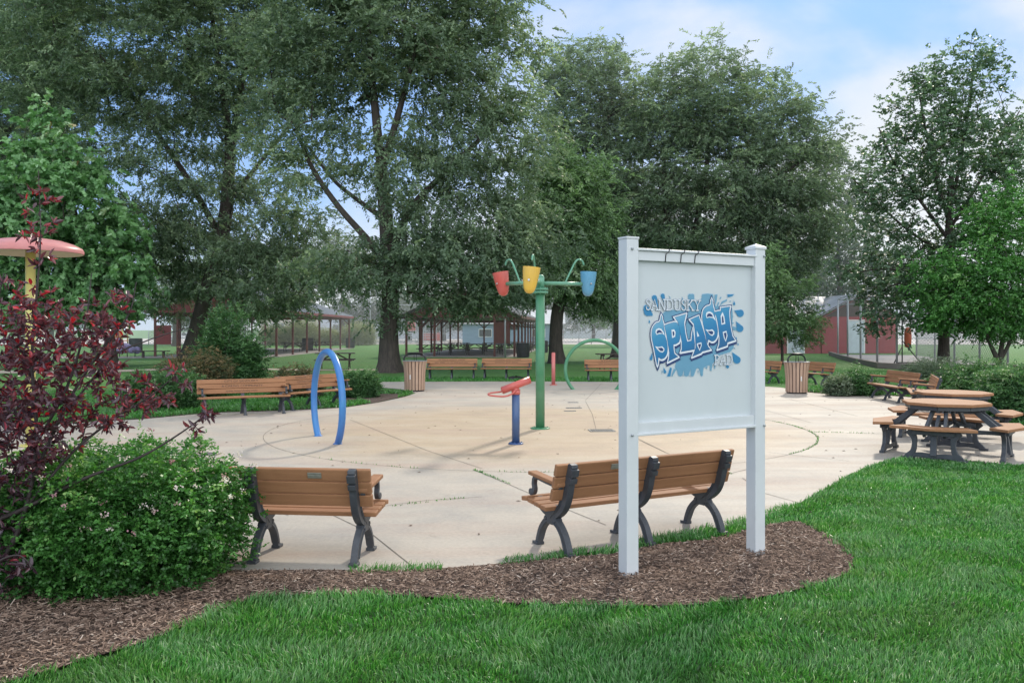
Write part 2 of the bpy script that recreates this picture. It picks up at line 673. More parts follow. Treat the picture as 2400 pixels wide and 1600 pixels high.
def pad_material():
    m, nt, bs, tc, out = newmat('splash_pad_concrete')
    o = tc.outputs['Object']
    sp = nt.new('ShaderNodeSeparateXYZ')
    nt.link(o, sp.inputs[0])
    dx = nt.math('SUBTRACT', sp.outputs['X'], PC[0])
    dy = nt.math('SUBTRACT', sp.outputs['Y'], PC[1])
    d = nt.math('SQRT', nt.math('ADD', nt.math('MULTIPLY', dx, dx), nt.math('MULTIPLY', dy, dy)))
    wob = nt.noise(o, 0.55, 4, 0.6)
    dd = nt.math('ADD', d, nt.math('MULTIPLY', nt.math('SUBTRACT', wob, 0.5), 2.2))
    tint = nt.ramp(nt.math('DIVIDE', dd, 8.0), [(0.40, (1, 1, 1)), (0.74, (0, 0, 0))], 'EASE')
    streak = nt.noise(nt.mapping(o, (0.16, 1.0, 1)), 1.3, 6, 0.65, 0.3)
    blot = nt.noise(o, 0.9, 6, 0.7)
    grain = nt.noise(o, 26, 4, 0.7)
    base = nt.ramp(blot, [(0.3, (0.355, 0.33, 0.30)), (0.55, (0.455, 0.41, 0.35)), (0.75, (0.50, 0.445, 0.375))])
    tan = nt.ramp(blot, [(0.3, (0.40, 0.305, 0.20)), (0.5, (0.475, 0.355, 0.225)), (0.75, (0.50, 0.41, 0.295))])
    c = nt.mix(nt.math('MULTIPLY', tint, 0.74), base, tan)
    pink = nt.ramp(streak, [(0.48, (0, 0, 0)), (0.68, (1, 1, 1))])
    c = nt.mix(nt.math('MULTIPLY', pink, 0.55), c, (0.42, 0.305, 0.245))
    pale = nt.ramp(streak, [(0.25, (1, 1, 1)), (0.42, (0, 0, 0))])
    c = nt.mix(nt.math('MULTIPLY', pale, 0.35), c, (0.50, 0.475, 0.44))
    st = nt.noise(o, 3.1, 7, 0.75)
    stf = nt.ramp(st, [(0.60, (0, 0, 0)), (0.74, (1, 1, 1))])
    c = nt.mix(nt.math('MULTIPLY', stf, 0.5), c, (0.25, 0.20, 0.155))
    g = nt.ramp(grain, [(0.3, (0.86, 0.86, 0.86)), (0.7, (1.06, 1.06, 1.06))])
    c = nt.mix(1.0, c, g, 'MULTIPLY')
    nt.val(bs.inputs['Base Color'], c)
    nt.val(bs.inputs['Roughness'], nt.math('ADD', nt.math('MULTIPLY', streak, 0.35), 0.5))
    bs.inputs['Specular IOR Level'].default_value = 0.35
    nt.val(bs.inputs['Normal'], nt.bump(grain, 0.25, 0.006))
    return m


M['pad'] = pad_material()
M['joint'] = simple('joint_dark', (0.20, 0.175, 0.145), (0.12, 0.105, 0.09), 12, 0.9)  # own dark colour of the pad joints


def mulch_material():
    m, nt, bs, tc, out = newmat('wood_mulch')
    o = tc.outputs['Object']
    a = nt.noise(nt.mapping(o, (1, 0.35, 1)), 60, 4, 0.7)
    b = nt.noise(o, 1.2, 4, 0.6)
    c = nt.ramp(a, [(0.3, (0.04, 0.027, 0.022)), (0.55, (0.13, 0.086, 0.066)), (0.8, (0.28, 0.19, 0.145))])
    c = nt.mix(nt.math('MULTIPLY', nt.ramp(b, [(0.45, (0, 0, 0)), (0.7, (1, 1, 1))]), 0.4), c, (0.075, 0.06, 0.055))
    nt.val(bs.inputs['Base Color'], c)
    bs.inputs['Roughness'].default_value = 0.95
    nt.val(bs.inputs['Normal'], nt.bump(a, 1.0, 0.03))
    return m


M['mulch'] = mulch_material()
M['chip'] = leafmat('mulch_chip', [(0.0, (0.05, 0.036, 0.03)), (0.28, (0.15, 0.10, 0.076)), (0.58, (0.29, 0.20, 0.15)), (0.85, (0.46, 0.345, 0.27)), (1.0, (0.62, 0.51, 0.42))], 0.0, 0.9, 0.2, nscale=1.2, namt=0.35)
M['path'] = simple('path_gravel', (0.50, 0.42, 0.33), (0.42, 0.35, 0.27), 3.0, 0.9)
M['lot'] = simple('pale_lot', (0.58, 0.53, 0.49), (0.52, 0.48, 0.45), 0.1, 0.9)
M['gravel'] = simple('cage_gravel', (0.36, 0.34, 0.33), (0.28, 0.265, 0.26), 8.0, 0.95)

# lawn: one sheet to the horizon
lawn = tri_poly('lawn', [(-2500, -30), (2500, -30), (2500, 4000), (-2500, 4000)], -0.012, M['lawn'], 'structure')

PAD_SRC = [(540, 1337), (700, 1335), (900, 1336), (1050, 1330), (1200, 1316), (1330, 1300), (1440, 1284), (1540, 1264), (1640, 1246), (1720, 1228), (1800, 1209), (1870, 1180), (1940, 1142),
           (2000, 1110), (2060, 1085), (2110, 1074), (2180, 1076), (2300, 1084), (2400, 1090)]
PAD = [gp(*p) for p in PAD_SRC]
PAD = smooth_path(PAD, 3)
PAD += [(8.6, 11.9), (10.5, 12.6), (11.5, 14.0), (11.2, 15.6), (10.0, 16.6), (9.6, 18.0), (9.9, 19.3), (10.9, 20.4), (11.3, 22.0), (11.3, 24.0), (10.6, 25.3), (9.3, 25.4), (8.9, 26.3), (8.9, 28.2), (7.5, 30.0),
        (5.0, 31.0), (2.0, 31.5), (-1.0, 31.5), (-4.0, 31.3), (-5.6, 31.2), (-5.0, 29.0), (-3.6, 27.4), (-2.9, 25.7), (-3.05, 24.3), (-3.5, 22.4), (-4.1, 20.9), (-5.4, 20.1), (-6.9, 19.6), (-7.9, 18.2),
        (-9.2, 17.2), (-12.0, 16.4), (-22.0, 15.4), (-22.0, 11.5), (-12.0, 11.2), (-7.0, 9.7), (-4.6, 8.4), (-3.0, 7.2)]
BED_SRC = [(530, 1338), (700, 1336), (900, 1337), (1050, 1331), (1200, 1320), (1330, 1306), (1440, 1297), (1540, 1277), (1640, 1266), (1720, 1250), (1800, 1230), (1870, 1222), (1930, 1248), (1985, 1288), (2002, 1318),
           (1980, 1345), (1900, 1374), (1780, 1400), (1640, 1416), (1500, 1420), (1350, 1417), (1200, 1414), (1100, 1407), (950, 1396), (800, 1394), (640, 1397), (560, 1413), (480, 1446), (350, 1500), (200, 1546), (60, 1588)]
BED = smooth_path([gp(*p) for p in BED_SRC], 3)
BED += [(-2.9, 4.4), (-4.2, 4.1), (-6.5, 4.3), (-7.5, 6.0), (-6.5, 8.4), (-4.8, 8.2), (-3.2, 7.1)]
BED2 = [(-2.95, 25.5), (-3.1, 24.3), (-3.55, 22.4), (-4.15, 20.95), (-5.4, 20.15), (-6.9, 19.65), (-7.95, 18.25), (-9.2, 17.25), (-12.0, 16.45), (-20.0, 15.6), (-20, 24), (-11, 27.5), (-7, 28), (-4.5, 27.3), (-3.5, 26.6)]
BED3 = [(9.0, 26.2), (9.35, 25.5), (10.65, 25.4), (11.4, 24.0), (11.4, 22.0), (11.0, 20.35), (10.0, 19.2), (9.7, 18.0), (10.1, 16.7), (11.3, 15.65), (11.6, 14.0), (14, 13.5), (17, 18), (16, 26), (12, 29), (9.2, 28)]

pad = tri_poly('splash_pad', PAD, 0.0, M['pad'], 'structure')


def joint(bm, pts, w):
    for a, b in zip(pts[:-1], pts[1:]):
        a, b = Vector((a[0], a[1], 0)), Vector((b[0], b[1], 0))
        d = (b - a)
        if d.length < 1e-5:
            continue
        d.normalize()
        s = Vector((-d.y, d.x, 0)) * w / 2
        vs = [bm.verts.new((p.x, p.y, 0.004)) for p in (a + s, a - s, b - s, b + s)]
        bm.faces.new(vs)


jb = bmesh.new()
ring = [(PC[0] + PR * math.cos(t), PC[1] + PR * math.sin(t)) for t in np.linspace(0, 2 * PI, 97)]
joint(jb, ring, 0.009)
JL = [[gp(820, 983), gp(1000, 1055), gp(1130, 1098)], [gp(1110, 1100), gp(1200, 1138), gp(1320, 1190), gp(1420, 1230)],
      [gp(745, 1190), gp(870, 1250), gp(968, 1328)], [gp(1900, 1012), gp(2060, 1016)], [gp(1480, 1020), gp(1560, 1060), gp(1640, 1098)],
      [gp(1372, 940), gp(1388, 970), gp(1397, 1006)], [gp(1372, 938), gp(1410, 898)], [gp(1740, 1120), gp(1790, 1155), gp(1880, 1180)],
      [gp(830, 1195), gp(1000, 1172), gp(1130, 1164)], [gp(430, 1005), gp(480, 1058)], [gp(460, 1005), gp(660, 993), gp(760, 986)], [gp(1790, 960), gp(1900, 990)], [gp(1800, 1060), gp(1990, 1080)],
      [gp(1830, 930), gp(2010, 975)], [gp(1445, 1015), gp(1500, 1032), gp(1560, 1060)], [gp(1640, 1105), gp(1700, 1112), gp(1790, 1090)]]
for l in JL:
    joint(jb, l, 0.009)
for f in jb.faces:
    f.normal_update()
    if f.normal.z < 0:
        f.normal_flip()
jm = bpy.data.meshes.new('joints')
jb.to_mesh(jm)
jb.free()
jo = link_mesh('joints', jm, M['joint'], pad)

bed = tri_poly('mulch_bed', BED, 0.006, M['mulch'], 'structure')
bed2 = tri_poly('planting_bed', BED2, 0.006, M['mulch'], 'structure')
bed3 = tri_poly('planting_bed', BED3, 0.006, M['mulch'], 'structure')
lot = tri_poly('parking_lot', [(-300, 112), (300, 112), (300, 185), (-300, 185)], 0.004, M['lot'], 'structure')
path = tri_poly('path', smooth_path([(-30, 37.5), (-19.5, 37.8), (-16.5, 40.5), (-14, 41.5), (-9.5, 40.0), (-6.2, 40.6)], 4) + smooth_path([(-6.2, 41.6), (-9.5, 41.2), (-14, 42.9), (-17, 42.4), (-20, 40.2), (-30, 40.0)], 4), 0.0, M['path'], 'structure')
path2 = tri_poly('path', [(-34, 57), (-17, 58), (-17, 62), (-34, 61)], 0.003, M['slab'], 'structure')


# ------------------------------------------------------------------ grass blades and mulch chips
def blades(n, xs, ys, z0, h, w, lean, shade, name, mat, hj=0.35, label=None, cat='grass'):
    az = 1.6 * np.sin(xs * 4.1 + 2.0 * np.sin(ys * 2.7)) + 2.2 * np.sin(ys * 5.3 + np.sin(xs * 3.1)) + rng.normal(0, 0.9, n)
    la = np.abs(rng.normal(0, lean, n)) + 0.15
    hh = h * (1 + rng.uniform(-hj, hj, n))
    dx, dy = np.cos(az), np.sin(az)
    fa = rng.uniform(0, 2 * PI, n)
    sx, sy = np.cos(fa) * w / 2, np.sin(fa) * w / 2
    V = np.zeros((n, 5, 3), np.float32)
    base = np.stack([xs, ys, np.full(n, 1.0) * z0], 1)
    bend1 = np.sin(la * 0.5) * hh * 0.5
    top = np.sin(la) * hh
    V[:, 0] = base + np.stack([sx, sy, np.zeros(n)], 1)
    V[:, 1] = base - np.stack([sx, sy, np.zeros(n)], 1)
    mid = base + np.stack([dx * bend1, dy * bend1, np.cos(la * 0.5) * hh * 0.55], 1)
    V[:, 2] = mid - np.stack([sx, sy, np.zeros(n)], 1) * 0.85
    V[:, 3] = mid + np.stack([sx, sy, np.zeros(n)], 1) * 0.85
    V[:, 4] = base + np.stack([dx * top, dy * top, np.cos(la) * hh], 1)
    i = np.arange(n) * 5
    T = np.stack([i, i + 1, i + 2, i, i + 2, i + 3, i + 3, i + 2, i + 4], 1).reshape(-1, 3)
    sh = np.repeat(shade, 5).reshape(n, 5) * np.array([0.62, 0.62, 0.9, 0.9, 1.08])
    o = mesh_np(name, V.reshape(-1, 3), T, mat, None, sh.ravel())
    tag(o, label, cat, None, 'stuff')
    return o


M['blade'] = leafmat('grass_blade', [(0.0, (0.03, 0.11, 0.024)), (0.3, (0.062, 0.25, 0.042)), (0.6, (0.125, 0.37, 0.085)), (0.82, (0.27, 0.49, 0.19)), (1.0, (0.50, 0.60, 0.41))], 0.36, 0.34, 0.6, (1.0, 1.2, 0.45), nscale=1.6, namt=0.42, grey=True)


def scatter(box, dens, cond):
    x0, x1, y0, y1 = box
    n = int((x1 - x0) * (y1 - y0) * dens)
    x = rng.uniform(x0, x1, n)
    y = rng.uniform(y0, y1, n)
    k = cond(x, y)
    return x[k], y[k]


def frustum(x, y, m=0.5):
    return (np.abs(x) < y * 0.61 + m)


def is_lawn(x, y):
    jx = 0.035 * np.sin(y * 23 + 2 * np.sin(x * 17)) + 0.03 * np.sin(x * 9.0 + 1.0) + rng.normal(0, 0.02, len(x))
    jy = 0.035 * np.sin(x * 19 + 2 * np.sin(y * 13)) + 0.03 * np.sin(x * 7.3) + rng.normal(0, 0.02, len(x))
    return ~inpoly(x, y, PAD) & ~inpoly(x + jx, y + jy, BED)


gx, gy = [], []
for (y0, y1, d) in ((3.2, 5.2, 6500), (5.2, 6.6, 5200), (6.6, 8.5, 4300), (8.5, 10.5, 3300), (10.5, 12.8, 2600)):
    x, y = scatter((-6.5, 11.5, y0, y1), d, lambda x, y: frustum(x, y, 1.9) & is_lawn(x, y) & ((x > 0.2) | (y < 6.6)))
    gx.append(x)
    gy.append(y)
gx = np.concatenate(gx)
gy = np.concatenate(gy)
n = len(gx)
de = np.minimum(polydist(gx, gy, BED), polydist(gx, gy, PAD))
patch = 0.5 + 0.5 * np.sin(gx * 2.1 + np.sin(gy * 1.7) * 2) * np.sin(gy * 2.6 + 1.3 * np.sin(gx * 1.1))
sh = np.clip(rng.normal(0.42, 0.25, n) + 0.12 * (patch - 0.5) + (rng.random(n) < 0.12) * 0.4, 0.02, 1)
hgt = 0.047 * (0.85 + 0.4 * patch) * np.where(de < 0.12, 1.15, 1.0)
wd = 0.0064 + 0.0009 * np.maximum(gy - 5, 0)
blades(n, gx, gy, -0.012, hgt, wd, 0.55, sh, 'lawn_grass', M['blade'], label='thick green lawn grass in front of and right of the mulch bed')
print('blades', n)

# grass growing through the pad edge and the mulch rim
ex, ey = scatter((-2.0, 3.2, 6.6, 9.2), 3000, lambda x, y: (np.abs(polydist(x, y, PAD) - 0.03) < 0.075))
k = (np.sin(ex * 5.0) + np.sin(ex * 11 + 2) * 0.7 + (ex > 0.9) * 1.1) > 0.25
ex, ey = ex[k], ey[k]
n = len(ex)
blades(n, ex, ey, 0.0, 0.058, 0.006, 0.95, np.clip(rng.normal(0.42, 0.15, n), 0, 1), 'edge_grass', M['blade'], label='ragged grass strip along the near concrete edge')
# weeds in the joints of the pad
wx, wy = [], []
for t0, t1, m_ in ((-0.75, 0.25, 300), (0.25, 0.5, 30), (-2.3, -1.9, 30), (-1.75, -1.3, 40)):
    t = rng.uniform(t0, t1, m_)
    rr = PR + rng.normal(0, 0.012, m_)
    wx.append(PC[0] + rr * np.cos(t))
    wy.append(PC[1] + rr * np.sin(t))
for a, b, m_ in ((gp(1112, 1101), gp(1195, 1134), 130), (gp(900, 1188), gp(1090, 1166), 45), (gp(1900, 1012), gp(2060, 1016), 60), (gp(1640, 1105), gp(1720, 1110), 80)):
    t = rng.uniform(0, 1, m_) ** 1.3
    wx.append(a[0] + (b[0] - a[0]) * t + rng.normal(0, 0.012, m_))
    wy.append(a[1] + (b[1] - a[1]) * t + rng.normal(0, 0.012, m_))
wx = np.concatenate(wx)
wy = np.concatenate(wy)
n = len(wx)
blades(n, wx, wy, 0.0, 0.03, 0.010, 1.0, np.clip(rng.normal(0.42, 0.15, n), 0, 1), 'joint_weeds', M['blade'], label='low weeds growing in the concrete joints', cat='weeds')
# far lawn edge and the planting beds
fx, fy = scatter((-6, 11, 30.5, 34.0), 150, lambda x, y: ~inpoly(x, y, PAD) & frustum(x, y))
n = len(fx)
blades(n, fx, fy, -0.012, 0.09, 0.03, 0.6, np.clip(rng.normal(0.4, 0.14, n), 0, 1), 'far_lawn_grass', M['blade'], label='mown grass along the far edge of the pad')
hx, hy = scatter((-14, -2.8, 15.6, 26), 650, lambda x, y: inpoly(x, y, BED2) & frustum(x, y) & ~((x > -4.9) & (y < 25.3) & (y > 22.5 + 0.25 * np.sin(x * 9)) & (x < -3.2)))
n = len(hx)
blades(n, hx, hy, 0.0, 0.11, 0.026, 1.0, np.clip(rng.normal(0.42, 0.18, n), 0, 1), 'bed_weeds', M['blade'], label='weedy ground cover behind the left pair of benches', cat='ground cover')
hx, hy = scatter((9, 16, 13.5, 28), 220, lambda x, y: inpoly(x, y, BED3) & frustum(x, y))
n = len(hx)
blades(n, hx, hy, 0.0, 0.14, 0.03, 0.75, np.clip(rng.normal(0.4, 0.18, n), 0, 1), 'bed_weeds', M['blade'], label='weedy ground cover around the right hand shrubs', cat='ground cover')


# mulch chips
mx_, my_ = [], []
for (y0, y1, d) in ((4.2, 5.6, 3600), (5.6, 7.0, 3200), (7.0, 8.6, 2600)):
    x, y = scatter((-5.5, 3.6, y0, y1), d, lambda x, y: inpoly(x, y, BED) & frustum(x, y, 0.8))
    mx_.append(x)
    my_.append(y)
mx_ = np.concatenate(mx_)
my_ = np.concatenate(my_)
n = len(mx_)
de = polydist(mx_, my_, BED)
hump = np.minimum(de, 0.35) / 0.35
L = rng.uniform(0.018, 0.062, n)
wc = rng.uniform(0.004, 0.011, n)
th = rng.uniform(0, 2 * PI, n)
pit = rng.normal(0, 0.28, n)
ro = rng.normal(0, 0.5, n)
zz = 0.008 + 0.028 * hump * rng.uniform(0.2, 1.3, n)
ax = np.stack([np.cos(th) * np.cos(pit), np.sin(th) * np.cos(pit), np.sin(pit)], 1)
sd_ = np.stack([-np.sin(th) * np.cos(ro), np.cos(th) * np.cos(ro), np.sin(ro)], 1)
up = np.cross(ax, sd_)
P0 = np.stack([mx_, my_, zz], 1)
V = np.zeros((n, 6, 3))
V[:, 0] = P0 - ax * L[:, None] / 2 - sd_ * wc[:, None] / 2
V[:, 1] = P0 - ax * L[:, None] / 2 + sd_ * wc[:, None] / 2 * 0.7
V[:, 2] = P0 + ax * L[:, None] / 2 + sd_ * wc[:, None] / 2
V[:, 3] = P0 + ax * L[:, None] / 2 - sd_ * wc[:, None] / 2 * 0.6
V[:, 4] = P0 - ax * L[:, None] * 0.42 + up * wc[:, None] * 0.45
V[:, 5] = P0 + ax * L[:, None] * 0.44 + up * wc[:, None] * 0.4
i = np.arange(n) * 6
Q = np.stack([i, i + 4, i + 5, i + 3, i + 1, i + 2, i + 5, i + 4], 1).reshape(-1, 4)
shc = np.clip(rng.normal(0.42, 0.22, n) + (rng.random(n) < 0.07) * 0.35, 0, 1)
o = mesh_np('mulch_chips', V.reshape(-1, 3), Q, M['chip'], None, np.repeat(shc, 6))
tag(o, 'shredded brown wood mulch around the sign posts and bush', 'mulch', None, 'stuff')
print('chips', n)
# leaf litter on the pad
lx, ly = scatter((-5, 11, 7.5, 28), 0.9, lambda x, y: inpoly(x, y, PAD) & frustum(x, y))
n = len(lx)
V = np.zeros((n, 4, 3))
th = rng.uniform(0, 2 * PI, n)
s1 = rng.uniform(0.012, 0.035, n)
s2 = s1 * rng.uniform(0.3, 0.7, n)
for q, (a, b, z) in enumerate(((-1, 0, 0.004), (0, -1, 0.010), (1, 0, 0.005), (0, 1, 0.012))):
    V[:, q, 0] = lx + np.cos(th) * a * s1 - np.sin(th) * b * s2
    V[:, q, 1] = ly + np.sin(th) * a * s1 + np.cos(th) * b * s2
    V[:, q, 2] = z
o = mesh_np('leaf_litter', V.reshape(-1, 3), np.arange(n * 4).reshape(-1, 4), M['chip'], None, np.repeat(np.clip(rng.normal(0.25, 0.15, n), 0, 1), 4))
tag(o, 'scattered dry leaf bits on the concrete pad', 'leaf litter', None, 'stuff')

# ------------------------------------------------------------------ trees and shrubs
def unit(v):
    return v / (np.linalg.norm(v, axis=-1, keepdims=True) + 1e-9)


def leaf_quads(P, D, L, Wd, droop=0.0, fold=0.0, rg=rng, shape='kite'):
    """P base points, D unit directions; returns verts (n*k, 3) and faces"""
    n = len(P)
    r = unit(rg.normal(size=(n, 3)) + np.array([0, 0, 0.9]))
    s = unit(np.cross(D, r))
    nn = np.cross(s, D)
    L = L[:, None]
    Wd = Wd[:, None]
    if shape == 'kite':
        V = np.zeros((n, 4, 3), np.float32)
        V[:, 0] = P
        V[:, 1] = P + D * L * 0.5 + s * Wd / 2 + nn * fold * Wd
        V[:, 2] = P + D * L - nn * droop * L
        V[:, 3] = P + D * L * 0.5 - s * Wd / 2 + nn * fold * Wd
        i = np.arange(n) * 4
        return V.reshape(-1, 3), np.stack([i, i + 1, i + 2, i + 3], 1), 4
    if shape == 'leaf':     # pointed oval folded along its midrib
        V = np.zeros((n, 6, 3), np.float32)
        V[:, 0] = P
        V[:, 1] = P + D * L * 0.35 + s * Wd / 2 + nn * fold * Wd
        V[:, 2] = P + D * L * 0.72 + s * Wd * 0.36 + nn * (fold * Wd - droop * L * 0.4)
        V[:, 3] = P + D * L - nn * droop * L
        V[:, 4] = P + D * L * 0.72 - s * Wd * 0.36 + nn * (fold * Wd - droop * L * 0.4)
        V[:, 5] = P + D * L * 0.35 - s * Wd / 2 + nn * fold * Wd
        i = np.arange(n) * 6
        F = np.stack([i, i + 1, i + 2, i + 3, i, i + 3, i + 4, i + 5], 1).reshape(-1, 4)
        return V.reshape(-1, 3), F, 6
    if shape == 'lobed':    # broad lobed leaf, three lobes
        V = np.zeros((n, 8, 3), np.float32)
        V[:, 0] = P
        V[:, 1] = P + D * L * 0.15 + s * Wd * 0.55 + nn * fold * Wd
        V[:, 2] = P + D * L * 0.5 + s * Wd * 0.2
        V[:, 3] = P + D * L * 0.68 + s * Wd * 0.36 - nn * droop * L * 0.5
        V[:, 4] = P + D * L - nn * droop * L
        V[:, 5] = P + D * L * 0.68 - s * Wd * 0.36 - nn * droop * L * 0.5
        V[:, 6] = P + D * L * 0.5 - s * Wd * 0.2
        V[:, 7] = P + D * L * 0.15 - s * Wd * 0.55 + nn * fold * Wd
        i = np.arange(n) * 8
        F = np.stack([i, i + 1, i + 2, i + 6, i, i + 6, i + 7, i, i + 2, i + 3, i + 4, i + 5], 1)
        F = np.stack([i, i + 1, i + 2, i + 6, i + 2, i + 3, i + 4, i + 6, i + 6, i + 4, i + 5, i + 6, i, i + 6, i + 7, i], 1)
        quads = np.concatenate([np.stack([i, i + 1, i + 2, i + 6], 1), np.stack([i + 2, i + 3, i + 4, i + 6], 1)])
        tris = np.concatenate([np.stack([i + 6, i + 4, i + 5], 1), np.stack([i, i + 6, i + 7], 1)])
        T = np.concatenate([quads[:, [0, 1, 2]], quads[:, [0, 2, 3]], tris])
        return V.reshape(-1, 3), T, 8


def sample_tips(ells, n, rg, shell=2.4, minsep=0.0, zmin=None):
    """points spread through a union of ellipsoids, denser near its skin"""
    vol = np.array([e[3] * e[4] * e[5] for e in ells]) ** 0.8
    cnt = rg.multinomial(n, vol / vol.sum())
    pts = []
    for e, c in zip(ells, cnt):
        d = unit(rg.normal(size=(c, 3)))
        r = rg.random(c) ** (1 / shell / 1.6)
        pts.append(np.array(e[:3]) + d * r[:, None] * np.array(e[3:6]))
    pts = np.concatenate(pts)
    if zmin is not None:
        pts = pts[pts[:, 2] > zmin]
    if minsep > 0:
        keep = []
        kp = np.zeros((0, 3))
        for p in pts[rg.permutation(len(pts))]:
            if len(kp) == 0 or np.min(np.sum((kp - p) ** 2, 1)) > minsep ** 2:
                keep.append(p)
                kp = np.array(keep)
        pts = kp
    return pts


def grow(stems, tips, rg, step=0.7, attach_z=0.0, up=0.18, rtip=0.012, expo=0.5, pen=0.7):
    """branch skeleton: every tip joins the nearest suitable node; returns nodes, parents, radii"""
    pos, par, rfix, ok = [], [], [], []
    for st in stems:                     # stem: list of (x, y, z, r) and optional start node
        pts = smooth_path([s[:4] for s in st], 6)
        last = -1
        if len(pos):
            d = np.linalg.norm(np.array(pos) - np.array(pts[0][:3]), axis=1)
            j = int(np.argmin(d))
            if d[j] < 1.5:
                last = j
        for p in pts:
            pos.append(np.array(p[:3]))
            par.append(last)
            rfix.append(p[3])
            ok.append(p[2] > attach_z)
            last = len(pos) - 1
    nstem = len(pos)
    base = np.array(pos)
    okb = np.array(ok)
    d0 = np.min(np.linalg.norm(tips[:, None, :] - base[None, okb, :], axis=2), axis=1)
    order = np.argsort(d0)
    cap = nstem + len(tips) * 16
    PA = np.zeros((cap, 3))
    PA[:nstem] = base
    OK = np.zeros(cap, bool)
    OK[:nstem] = okb
    m = nstem
    par = par + [0] * (cap - nstem)
    tipnode = []
    for ti in order:
        p = tips[ti]
        v = p - PA[:m]
        d = np.linalg.norm(v, axis=1)
        c = d * (1 + pen * np.maximum(0, -v[:, 2] / (d + 1e-6))) + np.where(OK[:m], 0, 1e6)
        j = int(np.argmin(c))
        L = d[j]
        k = max(2, min(14, int(L / step)))
        a = PA[j]
        # leave along the parent direction a little, arch up then settle on the tip
        pd = PA[j] - PA[par[j]] if par[j] >= 0 else np.array([0, 0, 1.0])
        pd = pd / (np.linalg.norm(pd) + 1e-6)
        ctrl = a + (p - a) * 0.45 + pd * L * 0.18 + np.array([0, 0, up * L]) + rg.normal(size=3) * L * 0.06
        last = j
        for q in range(1, k + 1):
            t = q / k
            PA[m] = (1 - t) ** 2 * a + 2 * t * (1 - t) * ctrl + t * t * p + rg.normal(size=3) * 0.03 * L * (0 if q == k else 1)
            par[m] = last
            OK[m] = q > 1 or k < 3
            last = m
            m += 1
        tipnode.append(last)
    PA = PA[:m]
    par = np.array(par[:m])
    w = np.zeros(m)
    w[tipnode] = 1
    for i in range(m - 1, -1, -1):
        if par[i] >= 0:
            w[par[i]] += w[i]
    rad = rtip * np.maximum(w, 1) ** expo
    rad[:nstem] = np.array(rfix)
    for i in range(nstem, m):
        rad[i] = min(rad[i], rad[par[i]] * 0.92)
    return PA, par, rad, nstem, np.array(tipnode)


def skeleton_mesh(name, PA, par, rad, mat, parent, sides=6, rmin=0.0, flare=None):
    m = len(PA)
    ch = [[] for _ in range(m)]
    for i in range(m):
        if par[i] >= 0:
            ch[par[i]].append(i)
    chains = []
    for i in range(m):
        if par[i] < 0 or (len(ch[par[i]]) > 1 and max(ch[par[i]], key=lambda c: rad[c]) != i):
            c = [par[i]] if par[i] >= 0 else []
            k = i
            while True:
                c.append(k)
                if not ch[k]:
                    break
                k = max(ch[k], key=lambda q: rad[q])
            chains.append((c, par[i] >= 0))
    Vs, Fs = [], []
    nb = 0
    for c, branch in chains:
        pts = PA[c]
        r = rad[c].copy()
        if branch:
            r[0] = min(r[0], r[1] * 1.15)
        if len(c) < 2 or r.max() < rmin:
            continue
        n = sides if r.max() < 0.12 else (8 if r.max() < 0.25 else 14)
        d = np.gradient(pts, axis=0)
        d = unit(d)
        ref = np.where(np.abs(d[:, 2:3]) < 0.9, np.array([[0, 0, 1.0]]), np.array([[1.0, 0, 0]]))
        ref = np.repeat(ref[:1], len(pts), 0)
        s = unit(np.cross(d, ref))
        t = np.cross(d, s)
        a = np.arange(n) * 2 * PI / n
        rr = r[:, None] * np.ones(n)[None, :]
        if flare is not None and not branch:
            z = pts[:, 2] - pts[0, 2]
            fl = np.exp(-z / 0.55)[:, None] * flare
            rr = rr * (1 + fl * (0.75 + 0.45 * np.cos(a * 5 + 0.7))[None, :]) * (1 + 0.05 * np.cos(a * 3 + 1.0))[None, :]
        ring = pts[:, None, :] + rr[:, :, None] * (np.cos(a)[None, :, None] * s[:, None, :] + np.sin(a)[None, :, None] * t[:, None, :])
        Vs.append(ring.reshape(-1, 3))
        k = len(pts)
        ii, aa = np.meshgrid(np.arange(k - 1), np.arange(n), indexing='ij')
        a2 = (aa + 1) % n
        F = np.stack([ii * n + aa, ii * n + a2, (ii + 1) * n + a2, (ii + 1) * n + aa], 2).reshape(-1, 4) + nb
        Fs.append(F)
        nb += k * n
    return mesh_np(name, np.concatenate(Vs), np.concatenate(Fs), mat, parent, smooth=True)


